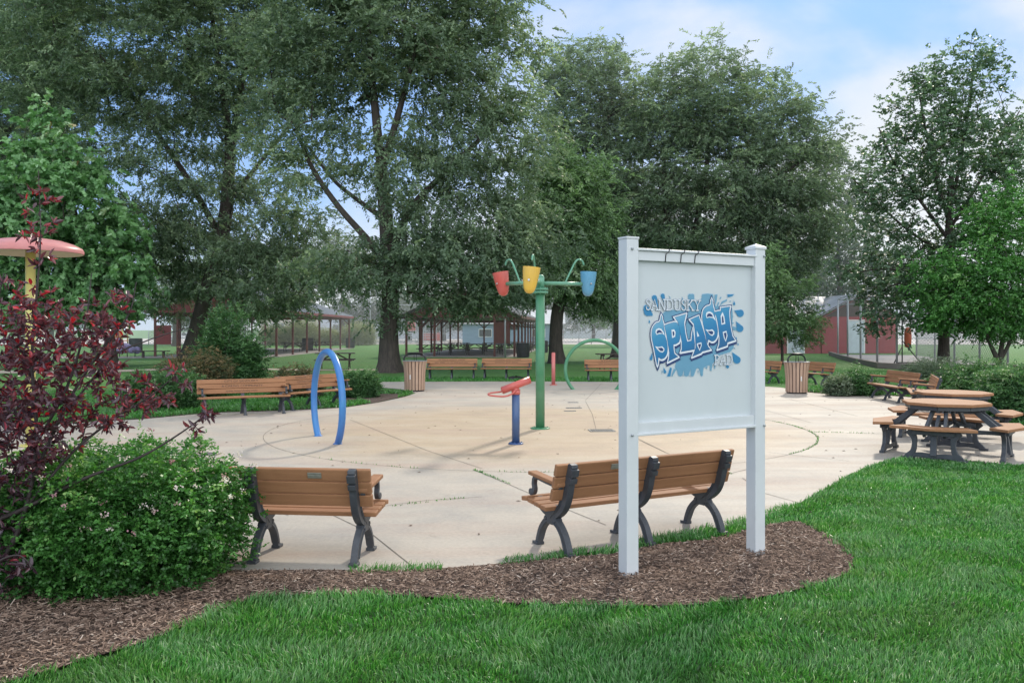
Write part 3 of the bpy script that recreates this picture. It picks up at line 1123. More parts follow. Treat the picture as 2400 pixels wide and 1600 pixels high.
def crown_leaves(centers, outdir, rg, sprays, per, spread, slen, leafL, leafW, hang=0.5, flat=0.6, shape='kite', fold=0.06, droop=0.1, zref=None, cvar=0.13):
    """sprays of leaflets around cluster centres"""
    nC = len(centers)
    n = nC * sprays
    ci = np.repeat(np.arange(nC), sprays)
    off = rg.normal(size=(n, 3)) * np.array([spread, spread, spread * flat])
    start = centers[ci] + off
    d = unit(rg.normal(size=(n, 3)) * np.array([1, 1, 0.6]) + outdir[ci] * 0.6 + np.array([0, 0, -hang]))
    L = slen * rg.uniform(0.6, 1.3, n)
    t = (np.arange(per) + 0.5) / per
    P = start[:, None, :] + d[:, None, :] * (L[:, None] * t[None, :])[:, :, None]
    P[:, :, 2] -= 0.22 * hang * (L[:, None] * t[None, :] ** 2)
    side = unit(np.cross(d, rg.normal(size=(n, 3)) * 0.35 + np.array([0, 0, 1.0])))
    sg = np.where(np.arange(per) % 2 == 0, 1.0, -1.0)
    D = d[:, None, :] * 0.75 + side[:, None, :] * sg[None, :, None] * 0.9 + rg.normal(size=(n, per, 3)) * 0.25 + np.array([0, 0, -0.25 * hang])
    P = P.reshape(-1, 3)
    D = unit(D.reshape(-1, 3))
    N = len(P)
    LL = leafL * rg.uniform(0.7, 1.25, N)
    V, F, k = leaf_quads(P, D, LL, leafW * rg.uniform(0.75, 1.2, N), droop, fold, rg, shape)
    cs = rg.normal(0, cvar, nC)
    sh = 0.42 + cs[ci] + rg.normal(0, 0.08, n)
    sh = np.repeat(sh, per) + rg.normal(0, 0.07, N)
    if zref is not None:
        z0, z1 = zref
        sh += 0.22 * (np.clip((P[:, 2] - z0) / (z1 - z0), 0, 1) - 0.5)  # leaves painted lighter toward the top, as if lit from above
    sh += 0.13 * np.clip(off[:, 2] / (spread * flat + 1e-6), -1.5, 1.5).repeat(per)  # light top and dark underside of each clump put into leaf colour
    return V, F, np.repeat(np.clip(sh, 0, 1), k)


M['locust'] = leafmat('locust_leaf', [(0.0, (0.089, 0.145, 0.093)), (0.42, (0.172, 0.250, 0.157)), (0.72, (0.294, 0.394, 0.242)), (1.0, (0.506, 0.634, 0.370))], 0.42, 0.5, 0.4, (1.05, 1.1, 0.7), nscale=0.35, namt=0.5)
M['locust_light'] = leafmat('locust_leaf_light', [(0.0, (0.093, 0.151, 0.084)), (0.45, (0.186, 0.294, 0.150)), (0.75, (0.295, 0.444, 0.213)), (1.0, (0.470, 0.678, 0.312))], 0.34, 0.55, 0.3, nscale=0.35, namt=0.4)
M['maple'] = leafmat('maple_leaf', [(0.0, (0.053, 0.094, 0.064)), (0.5, (0.113, 0.197, 0.113)), (0.8, (0.197, 0.304, 0.174)), (1.0, (0.395, 0.516, 0.349))], 0.32, 0.4, 0.45, nscale=0.5)
M['sycamore'] = leafmat('sycamore_leaf', [(0.0, (0.081, 0.170, 0.078)), (0.4, (0.154, 0.325, 0.128)), (0.72, (0.290, 0.504, 0.234)), (0.94, (0.563, 0.715, 0.488)), (1.0, (0.750, 0.358, 0.156))], 0.32, 0.42, 0.45, nscale=0.5)
M['pear'] = leafmat('bright_leaf', [(0.0, (0.045, 0.122, 0.035)), (0.45, (0.098, 0.273, 0.066)), (0.75, (0.195, 0.431, 0.119)), (1.0, (0.390, 0.632, 0.238))], 0.34, 0.38, 0.5, nscale=0.6)
M['hazy'] = leafmat('distant_leaf', [(0.0, (0.072, 0.110, 0.086)), (0.5, (0.122, 0.171, 0.130)), (1.0, (0.209, 0.266, 0.194))], 0.35, 0.7, 0.15, nscale=0.2)  # distance haze put into the leaf colour, greyer and flatter


def tree(name, label, group, stems, ells, seed, ntips, mat, leaf, attach_z=3.0, minsep=0.8, up=0.18, barkmat=None, flare=0.5, rtip=0.012, expo=0.5, sides=5, shell=2.4, extra=0.0, cat='tree', step=0.7, rmin=0.0):
    rg = np.random.default_rng(seed)
    base = stems[0][0]
    root = empty(name, (base[0], base[1], base[2]), 0, label, cat, group)
    o0 = np.array(base[:3])
    ce = np.array([e[:3] for e in ells])
    tips = sample_tips(ells, ntips, rg, shell, minsep)
    PA, par, rad, ns, tn = grow(stems, tips, rg, step=step, attach_z=attach_z, up=up, rtip=rtip, expo=expo)
    skeleton_mesh('trunk', PA - o0, par, rad, barkmat or M['bark'], root, sides, rmin, flare)
    cen = PA[tn]
    if extra > 0:       # foliage along the outer half of the twigs too
        pp = par[tn]
        pp2 = par[pp]
        ex = np.concatenate([PA[pp], PA[np.maximum(pp2, 0)]])
        ex = ex[rg.random(len(ex)) < extra]
        cen = np.concatenate([cen, ex])
    cc = np.mean(cen, 0)
    out = unit((cen - cc) * np.array([1, 1, 0.6]))
    z0, z1 = cen[:, 2].min(), cen[:, 2].max()
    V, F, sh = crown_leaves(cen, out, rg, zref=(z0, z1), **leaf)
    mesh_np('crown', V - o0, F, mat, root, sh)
    return root, len(F)


def el(px, py, rx, ry, Y, dz=None, dY=0.0):
    k = Y / FPX
    x, y, z = at(px, py, Y + dY)
    return (x, y, z, rx * k, (dz if dz is not None else rx * k * 0.9), ry * k)


def stem(pts, Y, r, dy=None):
    """trunk or limb through measured picture positions at distance Y"""
    out = []
    for i, p in enumerate(pts):
        q = at(p[0], p[1], Y + (p[2] if len(p) > 2 else 0))
        out.append((q[0], q[1], q[2], r[i]))
    return out


LOC = dict(sprays=22, per=14, spread=0.66, slen=0.66, leafL=0.18, leafW=0.086, hang=0.5, flat=0.33)
G = 'tall honey locust trees along the far lawn'
nl = 0
# the left honey locust
Y = 50.0
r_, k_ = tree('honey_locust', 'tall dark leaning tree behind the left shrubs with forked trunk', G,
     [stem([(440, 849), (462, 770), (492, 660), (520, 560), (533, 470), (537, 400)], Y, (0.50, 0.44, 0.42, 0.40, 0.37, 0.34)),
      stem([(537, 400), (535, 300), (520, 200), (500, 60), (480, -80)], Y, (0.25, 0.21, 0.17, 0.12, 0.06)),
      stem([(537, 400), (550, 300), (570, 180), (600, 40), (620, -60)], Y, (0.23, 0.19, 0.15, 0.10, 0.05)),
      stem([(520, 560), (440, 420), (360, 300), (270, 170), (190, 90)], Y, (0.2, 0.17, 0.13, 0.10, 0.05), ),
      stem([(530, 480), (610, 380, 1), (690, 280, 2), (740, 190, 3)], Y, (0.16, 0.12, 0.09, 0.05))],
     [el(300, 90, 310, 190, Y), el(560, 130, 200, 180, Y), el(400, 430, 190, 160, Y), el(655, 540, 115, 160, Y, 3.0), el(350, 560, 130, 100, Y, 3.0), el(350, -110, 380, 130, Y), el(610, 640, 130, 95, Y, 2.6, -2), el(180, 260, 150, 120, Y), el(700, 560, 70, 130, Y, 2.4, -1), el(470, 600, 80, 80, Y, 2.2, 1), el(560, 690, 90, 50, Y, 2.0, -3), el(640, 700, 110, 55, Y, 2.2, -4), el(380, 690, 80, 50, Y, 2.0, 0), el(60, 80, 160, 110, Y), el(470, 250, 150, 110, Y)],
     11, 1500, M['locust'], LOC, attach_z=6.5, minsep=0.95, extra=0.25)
nl += k_
# the centre honey locust
Y = 38.4
r_, k_ = tree('honey_locust', 'largest dark tree with a flared trunk behind the slatted litter bin', G,
     [stem([(913, 873), (912, 830), (913, 770), (916, 690), (912, 600), (902, 480), (893, 380)], Y, (0.50, 0.44, 0.41, 0.38, 0.35, 0.30, 0.26)),
      stem([(893, 380), (880, 260), (868, 120), (860, -40)], Y, (0.22, 0.18, 0.12, 0.06)),
      stem([(895, 400), (930, 280), (965, 150), (1000, 0)], Y, (0.18, 0.15, 0.10, 0.05)),
      stem([(914, 625), (860, 560), (790, 480), (730, 390), (690, 290)], Y, (0.22, 0.16, 0.13, 0.10, 0.05)),
      stem([(916, 680), (985, 620), (1060, 590), (1150, 560), (1230, 550)], Y, (0.22, 0.17, 0.13, 0.09, 0.05)),
      stem([(914, 590), (970, 480), (1060, 390), (1150, 300), (1210, 220)], Y, (0.2, 0.16, 0.12, 0.09, 0.05)),
      stem([(912, 520), (840, 470, 2), (780, 420, 4), (720, 340, 5)], Y, (0.15, 0.11, 0.09, 0.05))],
     [el(930, 20, 310, 200, Y), el(1110, 150, 165, 170, Y), el(1140, 330, 165, 150, Y), el(1010, 420, 170, 150, Y), el(720, 300, 120, 180, Y), el(780, 130, 170, 160, Y), el(1090, 640, 200, 85, Y, 2.8), el(1210, 560, 120, 110, Y, 2.5), el(1060, 610, 140, 110, Y, 2.6, -1), 
      el(850, 620, 90, 60, Y, 2.5), el(1000, 550, 100, 90, Y, 3), el(900, -150, 340, 120, Y), el(760, 620, 50, 70, Y, 1.5, 1), el(1010, 700, 60, 40, Y, 1.6), el(890, 720, 40, 45, Y, 1.0, -0.5)],
     12, 1250, M['locust'], LOC, attach_z=4.2, minsep=0.86, extra=0.22)
nl += k_
# filler at the far left edge
Y = 56.0
r_, k_ = tree('honey_locust', 'dark feathery tree filling the top left corner of the view', G,
     [stem([(-120, 848), (-110, 700), (-100, 500), (-80, 300), (-60, 100)], Y, (0.45, 0.4, 0.36, 0.28, 0.14)),
      stem([(-105, 560), (-30, 400), (60, 240), (120, 150)], Y, (0.22, 0.17, 0.12, 0.06))],
     [el(0, 130, 190, 190, Y), el(-60, 330, 190, 160, Y), el(90, 60, 120, 130, Y), el(40, 420, 110, 110, Y)],
     13, 620, M['locust'], LOC, attach_z=5, minsep=0.9, extra=0.3)
nl += k_
# lighter honey locust right of the pavilion
Y = 48.7
r_, k_ = tree('honey_locust', 'mid sized lighter tree right of the brown pavilion and behind the dumping buckets', G,
     [stem([(1306, 853), (1303, 800), (1306, 740), (1316, 690), (1330, 620), (1330, 520)], Y, (0.42, 0.38, 0.36, 0.33, 0.26, 0.16)),
      stem([(1310, 715), (1345, 680), (1380, 650), (1420, 640)], Y, (0.17, 0.13, 0.1, 0.05)),
      stem([(1316, 690), (1280, 640), (1240, 610), (1200, 600)], Y, (0.15, 0.11, 0.08, 0.05))],
     [el(1310, 500, 110, 150, Y), el(1370, 490, 65, 135, Y), el(1260, 640, 110, 65, Y), el(1390, 665, 80, 65, Y, 2.0), el(1330, 390, 55, 60, Y)],
     14, 520, M['locust_light'], dict(LOC, sprays=16, hang=0.8), attach_z=3.5, minsep=0.62, extra=0.4)
nl += k_
# right pair of honey locusts
Y = 57.0
r_, k_ = tree('honey_locust', 'dark tree whose crown stands left of and above the sign', G,
     [stem([(1450, 838), (1452, 740), (1448, 600), (1430, 450), (1415, 300)], Y, (0.42, 0.38, 0.34, 0.27, 0.16)),
      stem([(1450, 640), (1380, 520), (1340, 400), (1320, 300)], Y, (0.2, 0.15, 0.11, 0.05))],
     [el(1385, 230, 105, 135, Y), el(1340, 330, 80, 170, Y), el(1440, 400, 120, 130, Y), el(1450, 560, 120, 100, Y), el(1310, 150, 50, 55, Y), el(1470, 230, 70, 80, Y)],
     15, 560, M['locust'], LOC, attach_z=5, minsep=0.85, extra=0.4)
nl += k_
Y = 53.0
r_, k_ = tree('honey_locust', 'broad dark domed tree with several stems rising behind the sign', G,
     [stem([(1600, 846), (1598, 740), (1590, 650), (1572, 560), (1560, 470), (1555, 360)], Y, (0.45, 0.4, 0.30, 0.22, 0.18, 0.1)),
      stem([(1596, 700), (1620, 590), (1640, 480), (1660, 350), (1650, 230)], Y, (0.26, 0.2, 0.17, 0.13, 0.07)),
      stem([(1600, 740), (1660, 600), (1740, 500), (1820, 420), (1890, 370)], Y, (0.26, 0.2, 0.16, 0.11, 0.06)),
      stem([(1640, 640), (1720, 590), (1820, 540), (1900, 520)], Y, (0.16, 0.12, 0.09, 0.05))],
     [el(1630, 230, 135, 135, Y), el(1790, 290, 115, 120, Y), el(1850, 380, 115, 130, Y), el(1700, 400, 150, 130, Y), el(1560, 400, 110, 140, Y), el(1600, 520, 140, 70, Y), el(1840, 520, 125, 95, Y), el(1770, 610, 130, 60, Y), el(1560, 250, 80, 90, Y), el(1700, 500, 120, 90, Y)],
     16, 900, M['locust'], LOC, attach_z=5, minsep=0.85, extra=0.4)
nl += k_
# sycamore on the left
Y = 43.0
r_, k_ = tree('sycamore_tree', 'bright green broad-leaved tree behind the red mushroom spray dome', None,
     [stem([(262, 861), (258, 805), (250, 740), (215, 640), (175, 500), (150, 380)], Y, (0.30, 0.25, 0.23, 0.2, 0.14, 0.07)),
      stem([(245, 720), (280, 660), (310, 620)], Y, (0.12, 0.08, 0.04)),
      stem([(215, 640), (120, 600), (40, 570), (-20, 560)], Y, (0.12, 0.1, 0.07, 0.04))],
     [el(150, 500, 130, 165, Y), el(250, 590, 95, 110, Y), el(40, 560, 150, 160, Y), el(300, 660, 70, 75, Y), el(100, 360, 75, 90, Y), el(70, 690, 140, 60, Y), el(200, 700, 110, 50, Y), el(90, 280, 35, 40, Y)],
     17, 620, M['sycamore'], dict(sprays=10, per=8, spread=0.45, slen=0.5, leafL=0.26, leafW=0.24, hang=0.6, flat=0.6, shape='lobed', fold=0.08, droop=0.25), attach_z=3.2, minsep=0.72, extra=0.3)
nl += k_
# maple on the right
Y = 44.0
MAP = dict(sprays=6, per=8, spread=0.3, slen=0.42, leafL=0.155, leafW=0.12, hang=0.2, flat=0.8, shape='kite', fold=0.1, droop=0.2)
r_, k_ = tree('maple_tree', 'tall airy tree with sky showing through its upright branches', None,
     [stem([(2211, 862), (2212, 800), (2214, 720), (2220, 600), (2226, 500), (2230, 400)], Y, (0.30, 0.26, 0.24, 0.21, 0.17, 0.12)),
      stem([(2226, 500), (2250, 380), (2270, 250), (2285, 130)], Y, (0.11, 0.09, 0.06, 0.03)),
      stem([(2224, 520), (2190, 400), (2165, 280), (2150, 190)], Y, (0.1, 0.08, 0.05, 0.03)),
      stem([(2222, 560), (2150, 460), (2090, 370), (2060, 300)], Y, (0.1, 0.08, 0.05, 0.03)),
      stem([(2224, 540), (2300, 420), (2350, 330), (2390, 260)], Y, (0.1, 0.08, 0.05, 0.03)),
      stem([(2216, 660), (2150, 640), (2070, 630), (2000, 640)], Y, (0.09, 0.07, 0.05, 0.03)),
      stem([(2220, 600), (2130, 540), (2050, 470), (2000, 420)], Y, (0.09, 0.07, 0.05, 0.03))],
     [el(2265, 210, 95, 125, Y), el(2170, 260, 90, 100, Y), el(2250, 370, 170, 110, Y), el(2110, 400, 100, 100, Y), el(2370, 380, 90, 130, Y), el(2070, 500, 80, 90, Y), el(2230, 520, 130, 90, Y), el(2060, 640, 105, 75, Y, 2.5), el(2170, 650, 80, 95, Y, 2.5), el(2090, 740, 70, 35, Y, 1.6, -2)],
     18, 900, M['maple'], MAP, attach_z=3.4, minsep=0.5, up=0.22, rtip=0.009, extra=0.34, flare=0.25)
nl += k_
Y = 39.8
r_, k_ = tree('pear_tree', 'small bright green tree with several low stems at the right edge', None,
     [stem([(2341, 869), (2340, 850), (2318, 800), (2290, 740), (2270, 680)], Y, (0.17, 0.13, 0.08, 0.06, 0.03)),
      stem([(2341, 850), (2350, 790), (2352, 700), (2345, 600), (2340, 520)], Y, (0.12, 0.1, 0.08, 0.05, 0.03)),
      stem([(2342, 848), (2372, 790), (2395, 720), (2410, 640)], Y, (0.1, 0.08, 0.06, 0.03)),
      stem([(2335, 840), (2300, 760), (2230, 700), (2190, 680)], Y, (0.08, 0.06, 0.05, 0.03))],
     [el(2345, 560, 95, 110, Y), el(2290, 660, 120, 90, Y), el(2230, 710, 95, 80, Y), el(2380, 680, 110, 110, Y), el(2360, 470, 50, 50, Y), el(2330, 750, 105, 38, Y), el(2190, 650, 60, 60, Y)],
     19, 640, M['pear'], dict(sprays=11, per=9, spread=0.3, slen=0.4, leafL=0.13, leafW=0.085, hang=0.6, flat=0.7, shape='kite', fold=0.12, droop=0.2), attach_z=1.6, minsep=0.45, rtip=0.009, extra=0.4, flare=0.2)
nl += k_
Y = 47.5
r_, k_ = tree('young_tree', 'small conical green tree between the sign and the red barn', None,
     [stem([(1834, 853), (1833, 800), (1830, 720), (1826, 640), (1822, 590)], Y, (0.085, 0.07, 0.055, 0.035, 0.015))],
     [el(1826, 740, 95, 50, Y), el(1818, 680, 75, 60, Y), el(1812, 630, 45, 50, Y), el(1880, 770, 55, 28, Y), el(1770, 760, 50, 35, Y)],
     20, 330, M['locust_light'], dict(sprays=12, per=10, spread=0.28, slen=0.4, leafL=0.13, leafW=0.06, hang=0.4, flat=0.7), attach_z=1.4, minsep=0.4, rtip=0.008, extra=0.4, flare=0.15)
nl += k_
# hazy trees far behind
far = [(1965, 470, 62, 190, 75, 'far hazy tree between the domed tree and the airy maple'), (2040, 600, 60, 110, 80, 'far hazy tree behind the batting cage rails'), (800, 600, 70, 60, 120, 'far hazy tree seen between the two big trunks'),
       (700, 640, 70, 60, 120, 'far hazy tree over the left pavilion roof'), (1250, 690, 60, 45, 130, 'far hazy tree beyond the brown pavilion'), (1440, 690, 50, 60, 100, 'far pale green tree just left of the sign post'),
       (410, 650, 90, 70, 100, 'far green tree behind the left pavilion gable'), (560, 640, 80, 60, 125, 'far hazy tree behind the left pavilion roof ridge'), (120, 700, 160, 70, 110, 'far green tree behind the bright sycamore'), (2330, 720, 120, 50, 150, 'far hazy tree beyond the cage at the right edge'),
       (870, 700, 90, 60, 128, 'far tree mass just left of the flared trunk'), (1040, 720, 80, 50, 150, 'far tree beyond the grey hall and the brown pavilion'), (1390, 700, 90, 60, 140, 'far tree beyond the backstop fence over the green ring'), (500, 700, 90, 60, 115, 'far tree behind the leaning trunk and tall shrub'),
       (1120, 690, 70, 50, 135, 'far hazy tree above the white roofed concession stand'), (960, 680, 70, 55, 140, 'far hazy tree beyond the bleachers'), (1700, 620, 90, 60, 105, 'far hazy tree behind the barn and the domed tree'), (1880, 640, 80, 60, 95, 'far hazy tree above the barn roof')]
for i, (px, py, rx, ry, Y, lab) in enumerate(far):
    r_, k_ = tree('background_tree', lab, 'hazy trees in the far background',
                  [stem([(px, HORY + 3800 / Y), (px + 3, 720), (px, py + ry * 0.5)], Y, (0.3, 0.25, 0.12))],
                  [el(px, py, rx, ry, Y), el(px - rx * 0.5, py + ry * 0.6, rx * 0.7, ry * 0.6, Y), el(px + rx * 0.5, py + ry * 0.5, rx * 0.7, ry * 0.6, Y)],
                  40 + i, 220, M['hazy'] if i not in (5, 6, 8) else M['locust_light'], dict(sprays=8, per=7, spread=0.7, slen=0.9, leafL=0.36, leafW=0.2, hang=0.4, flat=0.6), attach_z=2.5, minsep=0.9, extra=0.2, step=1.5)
    nl += k_
print('tree leaves', nl)


# ------------------------------------------------------------------ shrubs
def shrub(name, label, cx, cy, rx, ry, h, n, mat, leafL, leafW, seed, sprays=5, per=7, shape='kite', group=None, lumps=9, z0=0.0, nstems=10, lobes=None, spread=None, fold=0.12, droop=0.2, hang=0.1, cat='shrub'):
    rg = np.random.default_rng(seed)
    root = empty(name, (cx, cy, z0), 0, label, cat, group)
    ph = rg.uniform(0, 2 * PI, (lumps, 2))
    d = unit(rg.normal(size=(n, 3)))
    d[:, 2] = np.abs(d[:, 2]) - 0.25 * (rg.random(n) < 0.5)
    az = np.arctan2(d[:, 1], d[:, 0])
    bump = 1 + 0.10 * np.sin(3 * az + ph[0, 0]) * np.cos(2.3 * d[:, 2] * 3 + ph[0, 1]) + 0.07 * np.sin(7 * az + ph[1, 0] + 4 * d[:, 2]) + 0.05 * np.sin(11 * az + 9 * d[:, 2] + ph[2, 0])
    r = rg.random(n) ** 0.22 * bump
    hzr = np.sqrt(np.maximum(1e-6, 1 - d[:, 2] ** 2))     # fuller shoulders than a plain dome
    kk = hzr ** 0.55 / hzr
    d = np.stack([d[:, 0] * kk, d[:, 1] * kk, np.sign(d[:, 2]) * np.abs(d[:, 2]) ** 0.85], 1)
    P = np.stack([d[:, 0] * rx * r, d[:, 1] * ry * r, h * 0.42 + d[:, 2] * h * 0.58 * r], 1)
    lowr = rg.random(n) < 0.36          # full skirt down to the ground
    la = az[lowr]
    lr = (rg.random(lowr.sum()) ** 0.3) * bump[lowr]
    lz = rg.uniform(0.0, 0.46, lowr.sum())
    taper = 0.86 + 0.14 * np.clip(lz / 0.3, 0, 1)
    P[lowr] = np.stack([np.cos(la) * rx * lr * taper, np.sin(la) * ry * lr * taper, lz * h], 1)
    if lobes:           # several upright masses instead of one dome
        lb = np.array([(0.0, 0.0, 1.0, 0.55)] + [(math.cos(a) * q, math.sin(a) * q, hh, w) for a, q, hh, w in [(rg.uniform(0, 6.28), rg.uniform(0.35, 0.62), rg.uniform(0.5, 0.9), rg.uniform(0.34, 0.5)) for _ in range(lobes)]])
        which = rg.integers(0, len(lb), n)
        q = lb[which]
        dd = unit(rg.normal(size=(n, 3)))
        rr = rg.random(n) ** 0.4
        hz_ = 0.5 + 0.5 * dd[:, 2] * rr
        P = np.stack([(q[:, 0] + dd[:, 0] * rr * q[:, 3]) * rx, (q[:, 1] + dd[:, 1] * rr * q[:, 3]) * ry, hz_ * q[:, 2] * h], 1)
    P = P[P[:, 2] > 0.02]
    out = unit(P * np.array([1, 1, 1]) - np.array([0, 0, h * 0.35]))
    sp = spread or leafL * 1.2
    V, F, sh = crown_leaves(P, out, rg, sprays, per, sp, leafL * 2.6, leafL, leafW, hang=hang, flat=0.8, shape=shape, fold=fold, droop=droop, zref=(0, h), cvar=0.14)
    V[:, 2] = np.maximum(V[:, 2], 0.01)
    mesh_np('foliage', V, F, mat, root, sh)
    mb = MB()
    for i in range(nstems):
        a = 2 * PI * i / nstems + rg.uniform(-0.3, 0.3)
        q = rg.uniform(0.35, 0.85)
        mb.tube([(0.05 * math.cos(a), 0.05 * math.sin(a), 0), (0.3 * rx * q * math.cos(a), 0.3 * ry * q * math.sin(a), h * 0.35), (rx * q * 0.8 * math.cos(a), ry * q * 0.8 * math.sin(a), h * (0.55 + 0.25 * rg.random()))], [0.014, 0.010, 0.005], 5)
    mb.build('stems', M['bark'], root)
    return root, P


M['spirea'] = leafmat('bush_leaf', [(0.0, (0.026, 0.090, 0.020)), (0.4, (0.066, 0.206, 0.044)), (0.75, (0.132, 0.352, 0.079)), (1.0, (0.330, 0.538, 0.169))], 0.35, 0.4, 0.5, nscale=2.2, namt=0.5)
M['flower'] = leafmat('pale_pink_flower', [(0.0, (0.45, 0.2, 0.26)), (0.4, (0.75, 0.5, 0.52)), (1.0, (0.85, 0.78, 0.74))], 0.3, 0.6, 0.2)
bx, by = -3.06, 6.62
bush, BP = shrub('flowering_bush', 'rounded dense green bush with tiny pale pink flowers beside the left bench', bx, by, 0.95, 0.78, 0.99, 6400, M['spirea'], 0.030, 0.020, 71, sprays=3, per=8, spread=0.03)
rg = np.random.default_rng(5)
# flower heads on the sunny upper right of the bush
sel = BP[(BP[:, 2] > 0.42)]
wgt = (0.25 + np.clip(sel[:, 0] + 0.3, 0, 1)) * (0.2 + np.linalg.norm(sel / np.array([0.93, 0.78, 0.8]), axis=1) ** 4)
ids = rg.choice(len(sel), 150, replace=False, p=wgt / wgt.sum())
fc = sel[ids] * np.array([1.09, 1.09, 1.08])
m_ = 12
off = rg.normal(size=(len(fc), m_, 3)) * np.array([0.015, 0.015, 0.008])
P = (fc[:, None, :] + off).reshape(-1, 3)
V, F, k = leaf_quads(P, unit(rg.normal(size=P.shape) + np.array([0, 0, 0.5])), np.full(len(P), 0.017), np.full(len(P), 0.015), 0, 0, rg)
mesh_np('flowers', V, F, M['flower'], bush, np.repeat(np.repeat(rg.uniform(0, 1, len(fc)), m_), k))

M['greenshrub'] = leafmat('shrub_leaf', [(0.0, (0.037, 0.090, 0.037)), (0.45, (0.081, 0.198, 0.069)), (0.8, (0.163, 0.312, 0.125)), (1.0, (0.312, 0.456, 0.225))], 0.33, 0.45, 0.4, nscale=1.2, namt=0.5)
M['tanshrub'] = leafmat('tan_spirea', [(0.0, (0.05, 0.075, 0.04)), (0.35, (0.10, 0.13, 0.065)), (0.6, (0.22, 0.17, 0.09)), (1.0, (0.38, 0.26, 0.15))], 0.3, 0.6, 0.25, nscale=1.4, namt=0.5)
M['greygreen'] = leafmat('grey_green_leaf', [(0.0, (0.06, 0.09, 0.06)), (0.5, (0.16, 0.22, 0.14)), (1.0, (0.42, 0.46, 0.36))], 0.3, 0.6, 0.25, nscale=1.5)
shrub('tall_shrub', 'tall green shrub behind the bench that carries the city lettering', *gp(545, 920), 1.32, 1.1, 2.75, 2600, M['greenshrub'], 0.085, 0.035, 72, sprays=3, per=8, spread=0.1, hang=-0.25, lobes=9)
shrub('tan_flowering_shrub', 'rounded shrub with faded tan flower heads left of the tall shrub', *gp(470, 935), 1.2, 1.0, 1.5, 2400, M['tanshrub'], 0.05, 0.028, 73, sprays=4, per=7, spread=0.07, lobes=12)
shrub('low_shrub', 'low dull green shrub behind the blue ring', *gp(690, 935), 0.75, 0.6, 1.05, 1400, M['tanshrub'], 0.045, 0.024, 74, sprays=3, per=7, spread=0.06, lobes=8)
shrub('low_shrub', 'low dark green bush at the tip of the left planting bed', *gp(845, 930), 0.52, 0.5, 0.72, 1100, M['greenshrub'], 0.05, 0.024, 75, sprays=3, per=7, spread=0.05)
shrub('low_shrub', 'dark leafy bush at the left behind the purple shrub tips', *gp(380, 960), 0.9, 0.7, 0.95, 1100, M['greenshrub'], 0.05, 0.026, 76, sprays=3, per=7, spread=0.06)
shrub('low_shrub', 'round dark green bush left of the two right hand benches', *gp(2010, 925), 0.8, 0.65, 0.8, 1400, M['greenshrub'], 0.06, 0.024, 77, sprays=3, per=7, spread=0.06, lobes=9)
shrub('pale_shrub', 'small pale leaved plant beside the right litter bin', *gp(1965, 927), 0.33, 0.3, 0.5, 420, M['greygreen'], 0.06, 0.03, 78, sprays=3, per=6, spread=0.05)
shrub('broad_shrub', 'broad green shrub behind the octagonal tables at the right', *gp(2290, 955), 1.35, 1.1, 1.28, 2600, M['greenshrub'], 0.06, 0.026, 79, sprays=3, per=8, spread=0.07, lobes=13)
shrub('broad_shrub', 'broad green shrub cut by the right edge of the view', *gp(2420, 985), 1.05, 0.9, 1.1, 1900, M['greenshrub'], 0.06, 0.026, 80, sprays=3, per=8, spread=0.07)
shrub('feathery_shrub', 'grey green feathery shrub behind the right hand benches', *gp(2190, 905), 0.95, 0.7, 0.95, 1200, M['greygreen'] , 0.06, 0.014, 81, sprays=3, per=7, spread=0.08)
M['strawgrass'] = leafmat('ornamental_grass', [(0.0, (0.16, 0.18, 0.10)), (0.5, (0.27, 0.29, 0.17)), (1.0, (0.44, 0.42, 0.28))], 0.35, 0.7, 0.2)
for i, (px, w, hgt, lab) in enumerate([(712, 1.6, 2.6, 'pale ornamental grass mound behind the barrel in the left pavilion'), (648, 1.7, 1.9, 'pale ornamental grass mound left of the pavilion barrel'), (840, 1.7, 2.3, 'pale ornamental grass mound right of the left pavilion'), (770, 1.2, 1.4, 'small straw coloured grass mound behind the pavilion posts')]):
    x, y = gp(px, 809)
    shrub('ornamental_grass', lab, x, y, w, w, hgt, 700, M['strawgrass'], 0.35, 0.05, 90 + i, sprays=3, per=6, spread=0.2, group='ornamental grass mounds beside the far lot', hang=-0.3, cat='grass mound')


